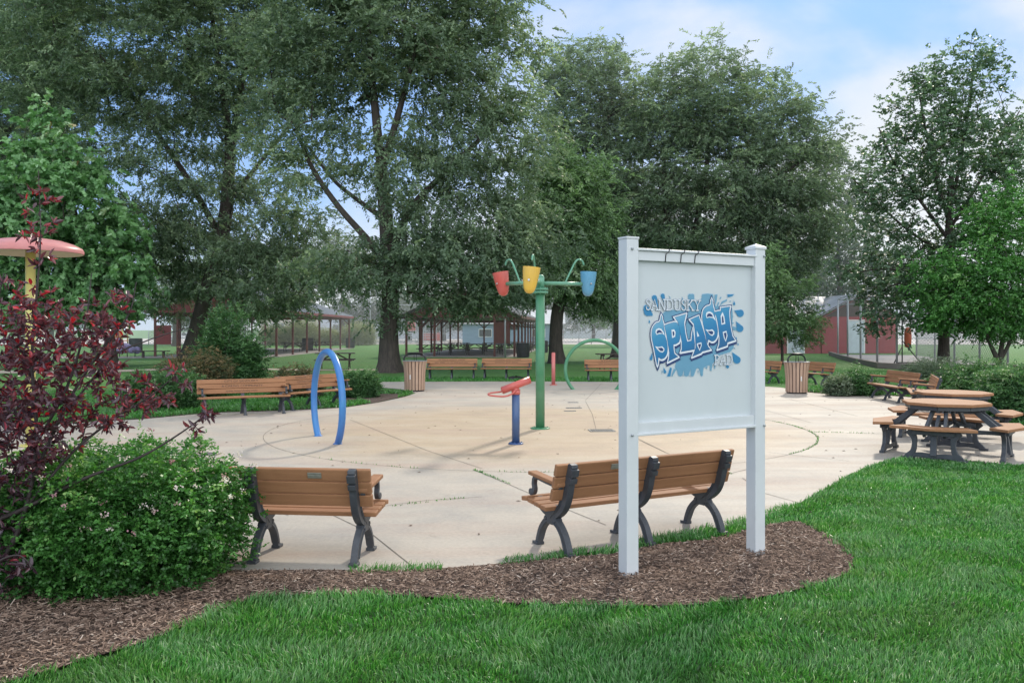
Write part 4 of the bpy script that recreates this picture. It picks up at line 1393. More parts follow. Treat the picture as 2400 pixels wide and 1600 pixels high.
# purple leaved shrub at the left edge
M['plum'] = leafmat('purple_leaf', [(0.0, (0.050, 0.030, 0.046)), (0.35, (0.106, 0.057, 0.076)), (0.55, (0.175, 0.075, 0.092)), (0.75, (0.338, 0.032, 0.046)), (1.0, (0.575, 0.046, 0.063))], 0.3, 0.26, 0.8, (1.5, 0.55, 0.5), nscale=0.8, namt=0.15)
M['twig'] = simple('dark_twig', (0.065, 0.05, 0.048), (0.035, 0.026, 0.026), 12, 0.7)
rg = np.random.default_rng(33)
sx, sy = -3.75, 5.95
root = empty('purple_shrub', (sx, sy, 0.0), 0, 'purple and red leaved shrub with long open branches at the left edge', 'shrub')
Y = sy
st = [stem([(-60, 1420), (0, 1320), (40, 1250), (75, 1130), (85, 1000), (75, 850), (85, 700), (95, 560), (90, 400)], Y, (0.024, 0.022, 0.02, 0.016, 0.013, 0.011, 0.008, 0.005, 0.003)),
      stem([(-60, 1420), (-40, 1250), (60, 1190), (200, 1120), (330, 1070), (430, 1010), (495, 960)], Y, (0.024, 0.02, 0.016, 0.012, 0.009, 0.006, 0.003)),
      stem([(75, 1130), (150, 960), (230, 830), (300, 740), (320, 660)], Y, (0.014, 0.011, 0.009, 0.006, 0.003)),
      stem([(80, 1050), (160, 900), (200, 760), (215, 640)], Y, (0.012, 0.01, 0.007, 0.003)),
      stem([(60, 1190), (170, 1060), (270, 980), (350, 930), (410, 880)], Y, (0.012, 0.01, 0.008, 0.006, 0.003)),
      stem([(-60, 1420), (-80, 1150), (-60, 900), (-20, 760), (10, 640)], Y, (0.02, 0.017, 0.013, 0.009, 0.004)),
      stem([(-60, 1420), (-20, 1330), (40, 1300), (80, 1330)], Y - 0.3, (0.014, 0.01, 0.006, 0.003)),
      stem([(160, 960), (260, 840), (340, 800), (430, 770)], Y, (0.008, 0.007, 0.005, 0.003))]
ell = [el(60, 900, 150, 170, Y, 0.45), el(160, 800, 130, 120, Y, 0.4), el(60, 760, 110, 110, Y, 0.4), el(90, 990, 130, 90, Y, 0.4), el(235, 790, 75, 85, Y, 0.3), el(240, 930, 120, 90, Y, 0.35), el(-40, 960, 120, 200, Y, 0.5), el(-30, 1190, 70, 140, Y, 0.3),
       el(95, 520, 45, 110, Y, 0.15), el(350, 930, 70, 60, Y, 0.25), el(10, 1330, 55, 60, Y - 0.3, 0.2), el(300, 710, 40, 50, Y, 0.15), el(470, 985, 30, 40, Y, 0.1), el(420, 890, 40, 40, Y, 0.15), el(60, 1080, 100, 90, Y, 0.4)]
tips = sample_tips(ell, 900, rg, 1.6, 0.05)
PA, par, rad, ns, tn = grow(st, tips, rg, step=0.09, attach_z=0.3, up=0.14, rtip=0.0016, expo=0.42, pen=0.9)
o0 = np.array([sx, sy, 0.0])
skeleton_mesh('stems', PA - o0, par, rad, M['twig'], root, 5)
# leaves alternate along every twig
isn = np.arange(len(PA)) >= ns
idx = np.where(isn)[0]
nd = []
dd = []
hh = []
tipset = np.zeros(len(PA), bool)
tipset[tn] = True
for i in idx:
    a, b = PA[par[i]], PA[i]
    cnt = 2 if not tipset[i] else 6
    for q in range(cnt):
        t = rg.uniform(0.1, 1.0) if not tipset[i] else rg.uniform(0.55, 1.0)
        nd.append(a + (b - a) * t)
        dd.append(b - a)
        hh.append(1.0 if tipset[i] else 0.0)
nd = np.array(nd)
dd = unit(np.array(dd))
hh = np.array(hh)
n = len(nd)
D = unit(dd * 0.7 + unit(rg.normal(size=(n, 3))) * 0.95 + np.array([0, 0, -0.12]) + hh[:, None] * np.array([0, 0, 0.35]))
Ls = rg.uniform(0.04, 0.075, n)
V, F, k = leaf_quads(nd, D, Ls, Ls * rg.uniform(0.34, 0.46, n), 0.22, 0.14, rg, 'leaf')
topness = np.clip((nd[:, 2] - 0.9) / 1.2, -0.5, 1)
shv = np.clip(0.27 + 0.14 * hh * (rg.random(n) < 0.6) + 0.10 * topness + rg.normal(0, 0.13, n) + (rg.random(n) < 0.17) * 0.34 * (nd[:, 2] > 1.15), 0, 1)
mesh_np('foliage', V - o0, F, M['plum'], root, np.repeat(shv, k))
print('plum leaves', n)

# ------------------------------------------------------------------ park benches
def rounded_board(mb, c, s, M_=None):
    mb.box(c, s, M_)


BENCH_L = 1.96


def leg_mb(x):
    w = 0.058
    m = MB()
    m.sweep(smooth_path([(0.265, 0.0), (0.25, 0.07), (0.2, 0.17), (0.12, 0.25), (0.02, 0.305)], 4), [0.06, 0.055, 0.053, 0.052, 0.052, 0.052, 0.052, 0.053, 0.054, 0.055, 0.056, 0.057, 0.06, 0.063, 0.066, 0.07, 0.075], x - w / 2, x + w / 2)
    m.sweep(smooth_path([(-0.225, 0.0), (-0.21, 0.07), (-0.165, 0.17), (-0.09, 0.25), (0.0, 0.305)], 4), [0.06, 0.055, 0.053, 0.052, 0.052, 0.052, 0.052, 0.053, 0.054, 0.055, 0.056, 0.057, 0.06, 0.063, 0.066, 0.07, 0.075], x - w / 2 + 0.003, x + w / 2 - 0.003)
    # feet
    m.box((x, 0.275, 0.014), (w + 0.018, 0.085, 0.028))
    m.box((x, -0.24, 0.014), (w + 0.018, 0.085, 0.0275))
    # hub with collars
    m.sweep([(0.012, 0.245), (0.012, 0.30), (0.012, 0.40)], [0.09, 0.13, 0.16], x - w / 2 - 0.004, x + w / 2 + 0.004)
    m.box((x, 0.085, 0.292), (w + 0.016, 0.035, 0.03), Matrix.Rotation(R(35), 4, 'X'))
    m.box((x, -0.065, 0.292), (w + 0.016, 0.035, 0.03), Matrix.Rotation(R(-35), 4, 'X'))
    # front scroll and seat rail
    m.sweep(smooth_path([(-0.01, 0.335), (-0.1, 0.355), (-0.18, 0.395), (-0.235, 0.44)], 4), [0.075] * 13, x - w / 2 + 0.006, x + w / 2 - 0.006)
    m.sweep([(-0.265, 0.436), (0.0, 0.414), (0.185, 0.41)], [0.034, 0.045, 0.05], x - w / 2 + 0.009, x + w / 2 - 0.009)
    # rear sweep that carries the back
    pts = smooth_path([(0.02, 0.33), (0.115, 0.375), (0.195, 0.45), (0.245, 0.55), (0.282, 0.68), (0.318, 0.80), (0.334, 0.853)], 4)
    wd = np.interp(np.linspace(0, 1, len(pts)), [0, 0.3, 0.5, 0.8, 0.92, 1], [0.09, 0.088, 0.078, 0.062, 0.07, 0.045])
    m.sweep(pts, list(wd), x - w / 2 - 0.002, x + w / 2 + 0.002)
    # knuckles near the top of the back
    m.box((x, 0.345, 0.775), (w + 0.012, 0.05, 0.07), Matrix.Rotation(R(-16), 4, 'X'))
    m.box((x, 0.325, 0.70), (w + 0.008, 0.045, 0.05), Matrix.Rotation(R(-16), 4, 'X'))
    # relief ribs on both cheeks
    for s in (-1, 1):
        xo = x + s * (w / 2 + 0.004)
        for k, off in enumerate((0.0, 0.022)):
            p = smooth_path([(0.03 + off * 0.3, 0.30 + off), (0.10 + off, 0.375), (0.17 + off * 0.8, 0.45), (0.215 + off * 0.6, 0.55)], 4)
            m.tube([(xo, a - 0.018, b) for a, b in p], 0.006, 6)
        p = smooth_path([(0.235, 0.05), (0.185, 0.16), (0.115, 0.235), (0.05, 0.275)], 4)
        m.tube([(xo - s * 0.002, a, b) for a, b in p], 0.007, 6)
        p = smooth_path([(-0.20, 0.05), (-0.15, 0.16), (-0.085, 0.235), (-0.02, 0.275)], 4)
        m.tube([(xo - s * 0.005, a, b) for a, b in p], 0.007, 6)
        p = smooth_path([(-0.22, 0.425), (-0.12, 0.385), (-0.05, 0.36), (0.0, 0.33)], 4)
        m.tube([(xo - s * 0.007, a, b) for a, b in p], 0.007, 6)
    return m


BACK_TILT = R(-15.5)


def bench_frame():
    """matrix of the back plane: x along the bench, z up the back"""
    return Matrix.Translation((0, 0.205, 0.50)) @ Matrix.Rotation(BACK_TILT, 4, 'X')


def make_bench():
    root = empty('park_bench', (0, 0, 0))
    seat = MB()
    for k in range(4):
        y = -0.262 + k * 0.107
        seat.box((0, y, 0.452 - 0.012 * k + (0.0 if k else -0.006)), (BENCH_L, 0.098, 0.042), Matrix.Rotation(R(7 if k == 0 else -5), 4, 'X'))
    seat.build('seat', M['lumber'], root, 0.008, 2)
    back = MB()
    Mb = bench_frame()
    for k in range(3):
        back.box(Mb @ Vector((0, -0.022, 0.058 + k * 0.121)), (BENCH_L, 0.042, 0.113), Matrix.Rotation(BACK_TILT, 4, 'X'))
    back.build('backrest', M['lumber'], root, 0.009, 2)
    for x in (-0.845, 0.0, 0.845):
        l = leg_mb(x).build('leg', M['iron'], root, 0.006, 2)
        for z in (0.06, 0.18, 0.30):
            bl = MB()
            p = Mb @ Vector((x + (0.02 if x <= 0 else -0.02), 0.045, z))
            bl.lathe([(0.001, -0.006), (0.010, -0.004), (0.010, 0.004), (0.001, 0.006)], 8, p)
            bl.build('bolt', M['steel'], l)
    for s in (-1, 1):
        arm = MB()
        arm.bar((s * 0.905, 0.255, 0.655), (s * 0.905, -0.245, 0.695), 0.09, 0.036)
        a = arm.build('armrest', M['lumber'], root, 0.008, 2)
        br = MB()
        br.sweep(smooth_path([(0.24, 0.628), (0.0, 0.648), (-0.17, 0.66), (-0.205, 0.60), (-0.195, 0.54), (-0.215, 0.495)], 4), [0.036] * 21, s * 0.905 - 0.021, s * 0.905 + 0.021)
        br.tube([(s * 0.905 - 0.024, -0.238, 0.51), (s * 0.905 + 0.024, -0.238, 0.51)], 0.034, 12)
        br.build('arm_bracket', M['iron'], a, 0.004, 1)
    return root


bench_master = make_bench()
bench_proto = bench_master
BG = 'tan slatted park benches around the splash pad'
bench_proto['category'] = 'bench'
bench_proto['group'] = BG
first_bench = [True]


def bench(x, y, deg, label, lines=None, plaque=None):
    o = copy_tree(bench_master)
    o.location = (x, y, 0)
    o.rotation_euler = (0, 0, R(deg))
    o.scale = (1, 1, 0.92)
    o['label'] = label
    back = [c for c in KID[o.name] if c.name.split('.')[0] == 'backrest'][0]
    Mb = bench_frame()
    if lines:
        mb = MB()
        for k, ln in enumerate(lines):
            if not ln:
                continue
            t, sz, cx = ln
            row = 0.058 + (2 - k) * 0.121
            if isinstance(t, str):
                vs, fs = text_mesh(t, sz)
                mb.add([Mb @ Vector((cx + v.x, -0.0442, row + v.y)) for v in vs], fs)
            else:      # worn row of engraving: short dark strokes
                xx = cx - t / 2
                rr = random.Random(int(abs(x * 100)) + k)
                while xx < cx + t / 2:
                    w_ = rr.uniform(0.012, 0.03)
                    if rr.random() > 0.13:
                        hh = sz * rr.uniform(0.75, 1.0)
                        q = [(xx, -hh / 2), (xx + w_ * 0.45, -hh / 2), (xx + w_ * 0.75, hh / 2), (xx + w_ * 0.3, hh / 2)]
                        mb.add([Mb @ Vector((a, -0.0442, row + b)) for a, b in q], [(0, 1, 2, 3)])
                    xx += w_ + 0.006
        lt = mb.build('lettering', M['engrave'], back)
    if plaque is not None:
        mb = MB()
        mb.box(Mb @ Vector((plaque, 0.003, 0.30)), (0.115, 0.006, 0.052), Matrix.Rotation(BACK_TILT, 4, 'X'))
        mb.box(Mb @ Vector((plaque, 0.0065, 0.30)), (0.115, 0.002, 0.004), Matrix.Rotation(BACK_TILT, 4, 'X'))
        mb.build('plaque', M['plaque'], back, 0.002, 1)
    return o


bench(-2.083, 7.24, 173.8, 'bench seen from behind, its left end hidden by the flowering bush', plaque=-0.52)
bench(1.09, 7.80, 208.8, 'bench seen from behind, standing directly behind the sign', plaque=0.37)
bench(-6.05, 19.25, 26, 'bench with three lines of city lettering on its back', [('CITY OF SANDUSKY', 0.082, -0.02), ('A CARING COMMUNITY', 0.082, 0.0), ('www.misandusky.com', 0.078, -0.02)])
bench(-4.86, 20.95, 54, 'bench with dental lettering, partly crossed by the blue ring', [('SANDUSKY DENTAL CO', 0.080, 0.05), ('LEXINGTON DENTAL', 0.080, 0.05), ('Dr Damsky & Dr', 0.078, 0.05)])
bench(-2.33, 33.0, 0, 'bench just right of the left slatted litter bin', [(1.05, 0.06, 0), (1.35, 0.06, 0), None])
bench(-0.22, 33.2, -4, 'bench between the left litter bin row and the green bucket pole', [(1.0, 0.06, 0.05), (0.9, 0.06, 0), None])
bench(3.70, 31.9, -2, 'bench seen through the green ring left of the sign', [(0.8, 0.06, 0.05), (0.9, 0.06, 0), None])
bench(8.95, 31.2, -63, 'bench between the sign and the right litter bin')
bench(10.40, 29.8, -70, 'bench half hidden behind the right litter bin')
bench(10.27, 23.0, -91, 'farther of the two benches in front of the right hand shrubs')
bench(10.02, 20.85, -112, 'nearer of the two right benches, just beyond the octagonal tables')

for o in [bench_master] + [c for b in KID[bench_master.name] for c in KID.get(b.name, [])] + list(KID[bench_master.name]):
    KID.pop(o.name, None)
    bpy.data.objects.remove(o)


# ------------------------------------------------------------------ slatted litter bins
def make_bin():
    root = empty('litter_bin', (0, 0, 0))
    n = 20
    sl = MB()
    zs = [0.04, 0.2, 0.4, 0.6, 0.75, 0.86, 0.93]
    rs = [0.318, 0.318, 0.322, 0.332, 0.345, 0.362, 0.38]
    for k in range(n):
        a = 2 * PI * k / n
        ca, sa = math.cos(a), math.sin(a)
        vs = []
        for z, r in zip(zs, rs):
            hw = r * math.tan(PI / n) * 0.74
            for rr, sg in ((r, -1), (r, 1), (r - 0.022, 1), (r - 0.022, -1)):
                vs.append((rr * ca - sg * hw * sa, rr * sa + sg * hw * ca, z))
        fs = []
        for i in range(len(zs) - 1):
            for q in range(4):
                q2 = (q + 1) % 4
                fs.append((i * 4 + q, i * 4 + q2, (i + 1) * 4 + q2, (i + 1) * 4 + q))
        fs += [(3, 2, 1, 0), tuple((len(zs) - 1) * 4 + q for q in range(4))]
        sl.add(vs, fs)
    sl.build('slats', M['lumber_pale'], root)
    ln = MB()
    ln.lathe([(0.285, 0.03), (0.285, 0.80), (0.30, 0.90), (0.33, 0.925), (0.33, 0.915), (0.29, 0.885), (0.27, 0.80)], 32, cap=False)
    ln.lathe([(0.28, 0.0), (0.30, 0.03)], 32)
    ln.build('liner', M['black'], root)
    rim = MB()
    rim.lathe([(0.295, 0.935), (0.385, 0.938), (0.388, 0.948), (0.295, 0.95), (0.295, 0.935)], 32, cap=False)
    rim.build('rim', M['galv'], root)
    for s in (0,):
        h = MB()
        p = smooth_path([(-0.335, 0, 0.94), (-0.325, 0, 1.04), (-0.25, 0, 1.125), (-0.13, 0, 1.155), (0, 0, 1.16), (0.13, 0, 1.155), (0.25, 0, 1.125), (0.325, 0, 1.04), (0.335, 0, 0.94)], 4)
        h.tube(p, 0.024, 8)
        h.tube([(-0.02, 0.02, 0.93), (-0.02, 0.0, 1.16)], 0.008, 6)
        h.tube([(0.06, -0.03, 0.93), (0.05, 0.0, 1.16)], 0.008, 6)
        h.build('lid_arch', M['black'], root)
    ld_ = MB()
    ld_.lathe([(0.22, 1.178), (0.255, 1.186), (0.255, 1.196), (0.10, 1.206), (0.01, 1.208)], 32)
    ld_.build('lid', M['black'], root)
    st = MB()
    a = -PI / 2 - 0.32
    st.box((0.332 * math.cos(a), 0.332 * math.sin(a), 0.45), (0.035, 0.004, 0.14), rotz(a + PI / 2))
    st.build('sticker', M['white_paint'], root)
    return root


bin0 = make_bin()
tag(bin0, 'slatted litter bin left of the row of far benches', 'litter bin', 'flared slatted litter bins with arched lids')
bin0.location = (*gp(972, 916), 0)
bin1 = copy_tree(bin0)
bin1['label'] = 'slatted litter bin right of the sign, in front of a bench'
bin1.location = (*gp(1867, 921), 0)
bin1.rotation_euler = (0, 0, R(24))


# ------------------------------------------------------------------ octagonal picnic tables
def make_octable():
    root = empty('octagonal_table', (0, 0, 0))
    a0 = R(-128)

    def ring_pt(r, k):
        t = a0 + k * PI / 4
        return (r * math.cos(t), r * math.sin(t))
    top = MB()
    Rt = 0.73
    # plank top: parallel boards clipped to the octagon
    octa = [ring_pt(Rt, k) for k in range(8)]
    bm = bmesh.new()
    vs = [bm.verts.new((x, y, 0.765)) for x, y in octa]
    f = bm.faces.new(vs)
    ext = bmesh.ops.extrude_face_region(bm, geom=[f])
    for v in ext['geom']:
        if isinstance(v, bmesh.types.BMVert):
            v.co.z += 0.045
    bmesh.ops.recalc_face_normals(bm, faces=bm.faces)
    me = bpy.data.meshes.new('tabletop')
    bm.to_mesh(me)
    bm.free()
    link_mesh('tabletop', me, M['lumber'], root, 0.007)
    apr = MB()
    for k in range(8):
        p, q = ring_pt(Rt - 0.07, k), ring_pt(Rt - 0.07, k + 1)
        apr.bar((p[0], p[1], 0.735), (q[0], q[1], 0.735), 0.03, 0.056)
    apr.build('apron', M['iron'], root)
    for j in range(4):
        k0 = j * 2 - 1
        # bent seat over two sides of the octagon
        ri, ro = 0.90, 1.235
        c = a0 + (k0 + 1) * PI / 4
        tt = [c - R(33), c, c + R(33)]
        outer = [(ro * math.cos(t) * (1.0 if abs(t - c) < 0.01 else 1.02), ro * math.sin(t) * (1.0 if abs(t - c) < 0.01 else 1.02)) for t in tt]
        inner = [(ri * math.cos(t) * (1.0 if abs(t - c) < 0.01 else 1.0), ri * math.sin(t)) for t in tt]
        st = MB()
        st.prism(outer + inner[::-1], 0.448, 0.49)
        st.build('seat', M['lumber'], root, 0.007)
        # cast frame of that side: arm to the table, two feet under the seat
        fr = MB()
        Mz = Matrix.Rotation(c + PI / 2, 4, 'Z')     # local -y points outward

        def T(p):
            return Mz @ Vector(p)
        fr2 = MB()
        for s in (-1, 1):
            x0 = s * 0.335
            # seat leg, sweep in the (y, z) plane is turned to lie along x
            P = smooth_path([(s * 0.44, 0.0), (s * 0.40, 0.05), (s * 0.325, 0.12), (s * 0.30, 0.24), (s * 0.315, 0.34), (s * 0.40, 0.43)], 4)
            W_ = np.interp(np.linspace(0, 1, len(P)), [0, 0.25, 0.6, 1], [0.10, 0.09, 0.075, 0.11])
            m2 = MB()
            m2.sweep(P, list(W_), 0.95 - 0.035, 0.95 + 0.035 - (0.004 if s > 0 else 0))
            fr.add([T((v[1], -v[0], v[2])) for v in m2.v], m2.f)
            # sloping arm from the seat frame to the tabletop
            m3 = MB()
            m3.bar((s * 0.16, -0.94, 0.36), (s * 0.10, -0.42, 0.74), 0.05, 0.085)
            fr.add([T(v) for v in m3.v], m3.f)
            m4 = MB()
            m4.box((s * 0.455, -0.95, 0.02), (0.13, 0.082, 0.04))
            fr.add([T(v) for v in m4.v], m4.f)
        P = smooth_path([(-0.40, 0.052), (-0.2, 0.075), (0.0, 0.062), (0.2, 0.075), (0.40, 0.052)], 4)
        m2 = MB()
        m2.sweep(P, [0.07] * len(P), 0.95 - 0.03, 0.95 + 0.03)
        fr.add([T((v[1], -v[0], v[2])) for v in m2.v], m2.f)
        m3 = MB()
        m3.bar((0, -1.03, 0.40), (0, -0.80, 0.40), 0.66, 0.06)
        m3.bar((0, -0.99, 0.07), (0, -0.93, 0.39), 0.10, 0.06)
        m3.bar((0, -0.95, 0.30), (0, -0.55, 0.62), 0.055, 0.06)
        fr.add([T(v) for v in m3.v], m3.f)
        fr.build('leg', M['iron'], root, 0.006)
    rb = MB()
    for t in (0, PI / 2):
        rb.bar((-0.62 * math.cos(t + a0), -0.62 * math.sin(t + a0), 0.70 - 0.01 * t), (0.62 * math.cos(t + a0), 0.62 * math.sin(t + a0), 0.70 - 0.01 * t), 0.05, 0.06)
    rb.tube([(0, 0, 0.33), (0, 0, 0.74)], 0.035, 10)
    for j in range(4):
        c = a0 + j * PI / 2
        rb.bar((0, 0, 0.36 + 0.004 * j), (0.86 * math.cos(c), 0.86 * math.sin(c), 0.37 + 0.004 * j), 0.045, 0.06)
    rb.build('crossbars', M['iron'], root)
    return root


ot = make_octable()
tag(ot, 'nearer octagonal picnic table with curved bench seats, by the lawn', 'picnic table', 'octagonal tables at the right of the pad')
ot.location = (6.63, 13.04, 0)
ot.scale = (0.86, 0.86, 1.0)
ot2 = copy_tree(ot)
ot2['label'] = 'farther octagonal picnic table, mostly hidden behind the nearer one'
ot2.location = (7.78, 15.05, 0)
ot2.rotation_euler = (0, 0, R(8))


# ------------------------------------------------------------------ spray features
def paint(name, c, rough=0.32, c2=None):
    g_ = sum(c) / 3
    return simple(name, tuple(x * 0.9 + g_ * 0.1 for x in c), c2 or tuple(x * 0.72 + 0.10 for x in c), 2.2, rough, grime=0.3, spec=0.5, dirt=0.5)


M['green'] = paint('green_paint', (0.035, 0.25, 0.105))
M['green_light'] = paint('light_green_paint', (0.08, 0.33, 0.19))
M['blue'] = paint('blue_paint', (0.035, 0.16, 0.52), c2=(0.05, 0.24, 0.50))
M['deep_blue'] = paint('deep_blue_paint', (0.025, 0.085, 0.27), c2=(0.07, 0.12, 0.22))
M['red'] = paint('red_paint', (0.62, 0.085, 0.06), 0.3)
M['red_faded'] = paint('faded_red_paint', (0.62, 0.13, 0.11), 0.4)
M['yellow'] = paint('yellow_paint', (0.82, 0.50, 0.015), 0.35)
M['sky_blue'] = paint('sky_blue_paint', (0.06, 0.33, 0.55), 0.35)
M['dome_pink'] = paint('faded_pink_red', (0.62, 0.20, 0.19), 0.4)
M['dome_under'] = paint('dome_underside', (0.62, 0.50, 0.34), 0.5)
M['pole_yellow'] = paint('pale_yellow_paint', (0.62, 0.55, 0.12), 0.45)


def flange(mb, r, bolts=6, c=(0, 0, 0)):
    mb.lathe([(r, 0.0), (r, 0.016), (r * 0.92, 0.022), (r * 0.5, 0.024)], 20, c)
    for k in range(bolts):
        a = 2 * PI * k / bolts + 0.3
        mb.lathe([(0.012, 0.02), (0.012, 0.036), (0.004, 0.038)], 6, (c[0] + r * 0.8 * math.cos(a), c[1] + r * 0.8 * math.sin(a), c[2]))


# bucket tower
bt = empty('bucket_spray_tower', (0.543, 16.45, 0), 0, 'tall green pole with three tipping buckets in red, yellow and blue', 'water feature')
mb = MB()
mb.tube([(0, 0, 0.0), (0, 0, 2.70)], 0.088, 20)
flange(mb, 0.19)
mb.build('pole', M['green'], bt)
mb = MB()
mb.lathe([(0.10, 2.60), (0.155, 2.605), (0.155, 2.64), (0.10, 2.645), (0.10, 2.662), (0.155, 2.665), (0.155, 2.70), (0.10, 2.705)], 20)
for k in range(8):
    a = 2 * PI * k / 8
    mb.tube([(0.135 * math.cos(a), 0.135 * math.sin(a), 2.585), (0.135 * math.cos(a), 0.135 * math.sin(a), 2.72)], 0.011, 6)
mb.tube([(0, 0, 2.70), (0, 0, 2.93)], 0.082, 20)
mb.lathe([(0.084, 2.92), (0.07, 2.95), (0.02, 2.965)], 20)
mb.build('coupling', M['green_light'], bt)
for ang, colr, tilt, lab in ((18, 'sky_blue', 2, 'blue bucket'), (138, 'red', -9, 'red bucket'), (258, 'yellow', 6, 'yellow bucket')):
    a = R(ang)
    ca, sa = math.cos(a), math.sin(a)
    z0 = 2.80 + (0.02 if ang == 138 else 0)
    arm = MB()
    arm.tube([(0.05 * ca, 0.05 * sa, z0), (0.98 * ca, 0.98 * sa, z0)], 0.038, 12)
    ar = arm.build('arm', M['green_light'], bt)
    nz = MB()
    p0 = 0.52 if ang != 258 else 0.45
    pts = smooth_path([(p0 * ca, p0 * sa, z0 + 0.02), ((p0 + 0.1) * ca, (p0 + 0.1) * sa, z0 + 0.22), ((p0 + 0.2) * ca, (p0 + 0.2) * sa, z0 + 0.41), ((p0 + 0.27) * ca, (p0 + 0.27) * sa, z0 + 0.475), ((p0 + 0.35) * ca, (p0 + 0.35) * sa, z0 + 0.455), ((p0 + 0.39) * ca, (p0 + 0.39) * sa, z0 + 0.37)], 5)
    nz.tube(pts, 0.019, 8)
    nz.build('nozzle', M['green_light'], ar)
    # bucket: round mouth, round bottom, hangs on the arm end
    bk = MB()
    prof = [(0.155, 0.21), (0.145, 0.10), (0.128, -0.02), (0.112, -0.12), (0.10, -0.17), (0.078, -0.215), (0.045, -0.243), (0.004, -0.25)]
    inn = [(0.004, -0.235), (0.04, -0.228), (0.07, -0.20), (0.09, -0.16), (0.102, -0.11), (0.118, -0.02), (0.134, 0.10), (0.143, 0.203), (0.155, 0.21)]
    bk.lathe(prof[::-1], 28, cap=False)
    bk.lathe(inn, 28, cap=False)
    Mx = Matrix.Translation((1.0 * ca, 1.0 * sa, z0 + 0.02)) @ Matrix.Rotation(R(tilt), 4, 'Y') @ Matrix.Scale(1.05, 4)
    bk.v = [tuple(Mx @ Vector(v)) for v in bk.v]
    b_ = bk.build('bucket', M[colr], bt)
    b_['label'] = lab
    pv = MB()
    for s in (-1, 1):
        pv.lathe([(0.018, -0.012), (0.018, 0.012), (0.006, 0.016)], 8, (1.0 * ca - s * 0.15 * sa, 1.0 * sa + s * 0.15 * ca, z0 + 0.0))
    if ang == 258:
        m5 = MB()
        m5.tube([(0, 0, 0), (0.02, 0, 0)], 0.02, 10)
        Mq = Matrix.Translation((1.0 * ca + 0.145 * ca, 1.0 * sa + 0.145 * sa, z0 - 0.0)) @ rotz(a)
        pv.add([Mq @ Vector(v) for v in m5.v], m5.f)
    pv.build('pivot', M['steel'], b_)

# spray cannon
cx, cy = gp(1209, 1040)
cn = empty('spray_cannon', (cx, cy, 0), 0, 'red spray cannon with a looped handle on a blue post', 'water feature')
mb = MB()
mb.tube([(0, 0, 0), (0, 0, 0.83)], 0.065, 20)
flange(mb, 0.125)
mb.build('post', M['deep_blue'], cn)
mb = MB()
mb.tube([(0, 0, 0.825), (0, 0, 0.90)], 0.073, 20)
mb.lathe([(0.074, 0.90), (0.05, 0.935)], 20)
mb.build('swivel', M['red'], cn)
mb = MB()
pa = Vector((-0.225, -0.05, 0.895))
pb = Vector((0.235, 0.06, 1.065))
mb.tube([pa, pb], 0.062, 20)
d_ = (pb - pa).normalized()
mb.tube([pa - d_ * 0.012, pa + d_ * 0.004], 0.05, 16)
mb.build('barrel', M['red'], cn)
mb = MB()
hp = smooth_path([(0.02, -0.085, 0.93), (-0.06, -0.10, 0.845), (-0.2, -0.105, 0.80), (-0.42, -0.09, 0.815), (-0.46, -0.02, 0.83), (-0.42, 0.05, 0.845), (-0.2, 0.075, 0.875), (0.0, 0.07, 0.95)], 5)
mb.tube(hp, 0.014, 8)
mb.build('handle', M['red'], cn)


def ring_feature(name, label, colr, cx, cy, deg, Rr, zc, r, cat):
    root = empty(name, (cx, cy, 0), R(deg), label, cat)
    mb = MB()
    a0 = math.asin(max(-1, -zc / Rr))
    ts = np.linspace(a0 - 0.045, PI - a0 + 0.045, 72)
    mb.tube([(Rr * math.cos(t), 0, zc + Rr * math.sin(t)) for t in ts], r, 14, caps=False)
    mb.build('ring_tube', M[colr], root)
    for s in (-1, 1):
        e = MB()
        e.lathe([(r * 1.35, -0.006), (r * 1.35, 0.008), (r * 1.05, 0.014)], 16, (s * Rr * math.cos(a0), 0, 0.0))
        e.build('base_collar', M[colr], root)
    return root


fa, fb = gp(745, 1021), gp(792, 1040)
ang = math.degrees(math.atan2(fb[1] - fa[1], fb[0] - fa[0]))
ring_feature('spray_ring', 'blue spray ring standing upright, seen almost edge on', 'blue', (fa[0] + fb[0]) / 2, (fa[1] + fb[1]) / 2, ang, 0.88, 0.64, 0.058, 'water feature')
fa, fb = gp(1342, 912.5), gp(1446, 912)
ring_feature('spray_ring', 'green spray ring facing the viewer, partly behind the sign', 'green', (fa[0] + fb[0]) / 2, (fa[1] + fb[1]) / 2, 1, 0.94, 0.634, 0.055, 'water feature')
x, y = gp(1297, 902)
bo = empty('spray_post', (x, y, 0), 0, 'short red post at the far side of the pad near the green pole', 'water feature')
mb = MB()
mb.tube([(0, 0, 0), (0, 0, 1.10)], 0.066, 18)
mb.lathe([(0.066, 1.10), (0.05, 1.12), (0.01, 1.125)], 18)
mb.build('post', M['red_faded'], bo)
mb = MB()
flange(mb, 0.13, 4)
mb.build('base_flange', M['red_faded'], bo)
# mushroom dome
mu = empty('spray_mushroom', (-7.9, 14.0, 0), 0, 'faded red dome on a yellow pole behind the purple shrub', 'water feature')
mb = MB()
mb.tube([(0, 0, 0), (0, 0, 3.2)], 0.075, 18)
flange(mb, 0.17)
mb.build('pole', M['pole_yellow'], mu)
mb = MB()
mb.lathe([(0.79, 3.155), (0.795, 3.20), (0.77, 3.245), (0.66, 3.305), (0.48, 3.36), (0.25, 3.395), (0.01, 3.405)], 36, cap=False)
dm = mb.build('dome', M['dome_pink'], mu)
mb = MB()
mb.lathe([(0.785, 3.152), (0.60, 3.19), (0.3, 3.21), (0.01, 3.215)], 36, cap=False)
mb.build('dome_underside', M['dome_under'], dm)
# floor drains
M['grate'] = simple('drain_metal', (0.30, 0.30, 0.29), (0.18, 0.18, 0.18), 20, 0.5, metal=0.5)


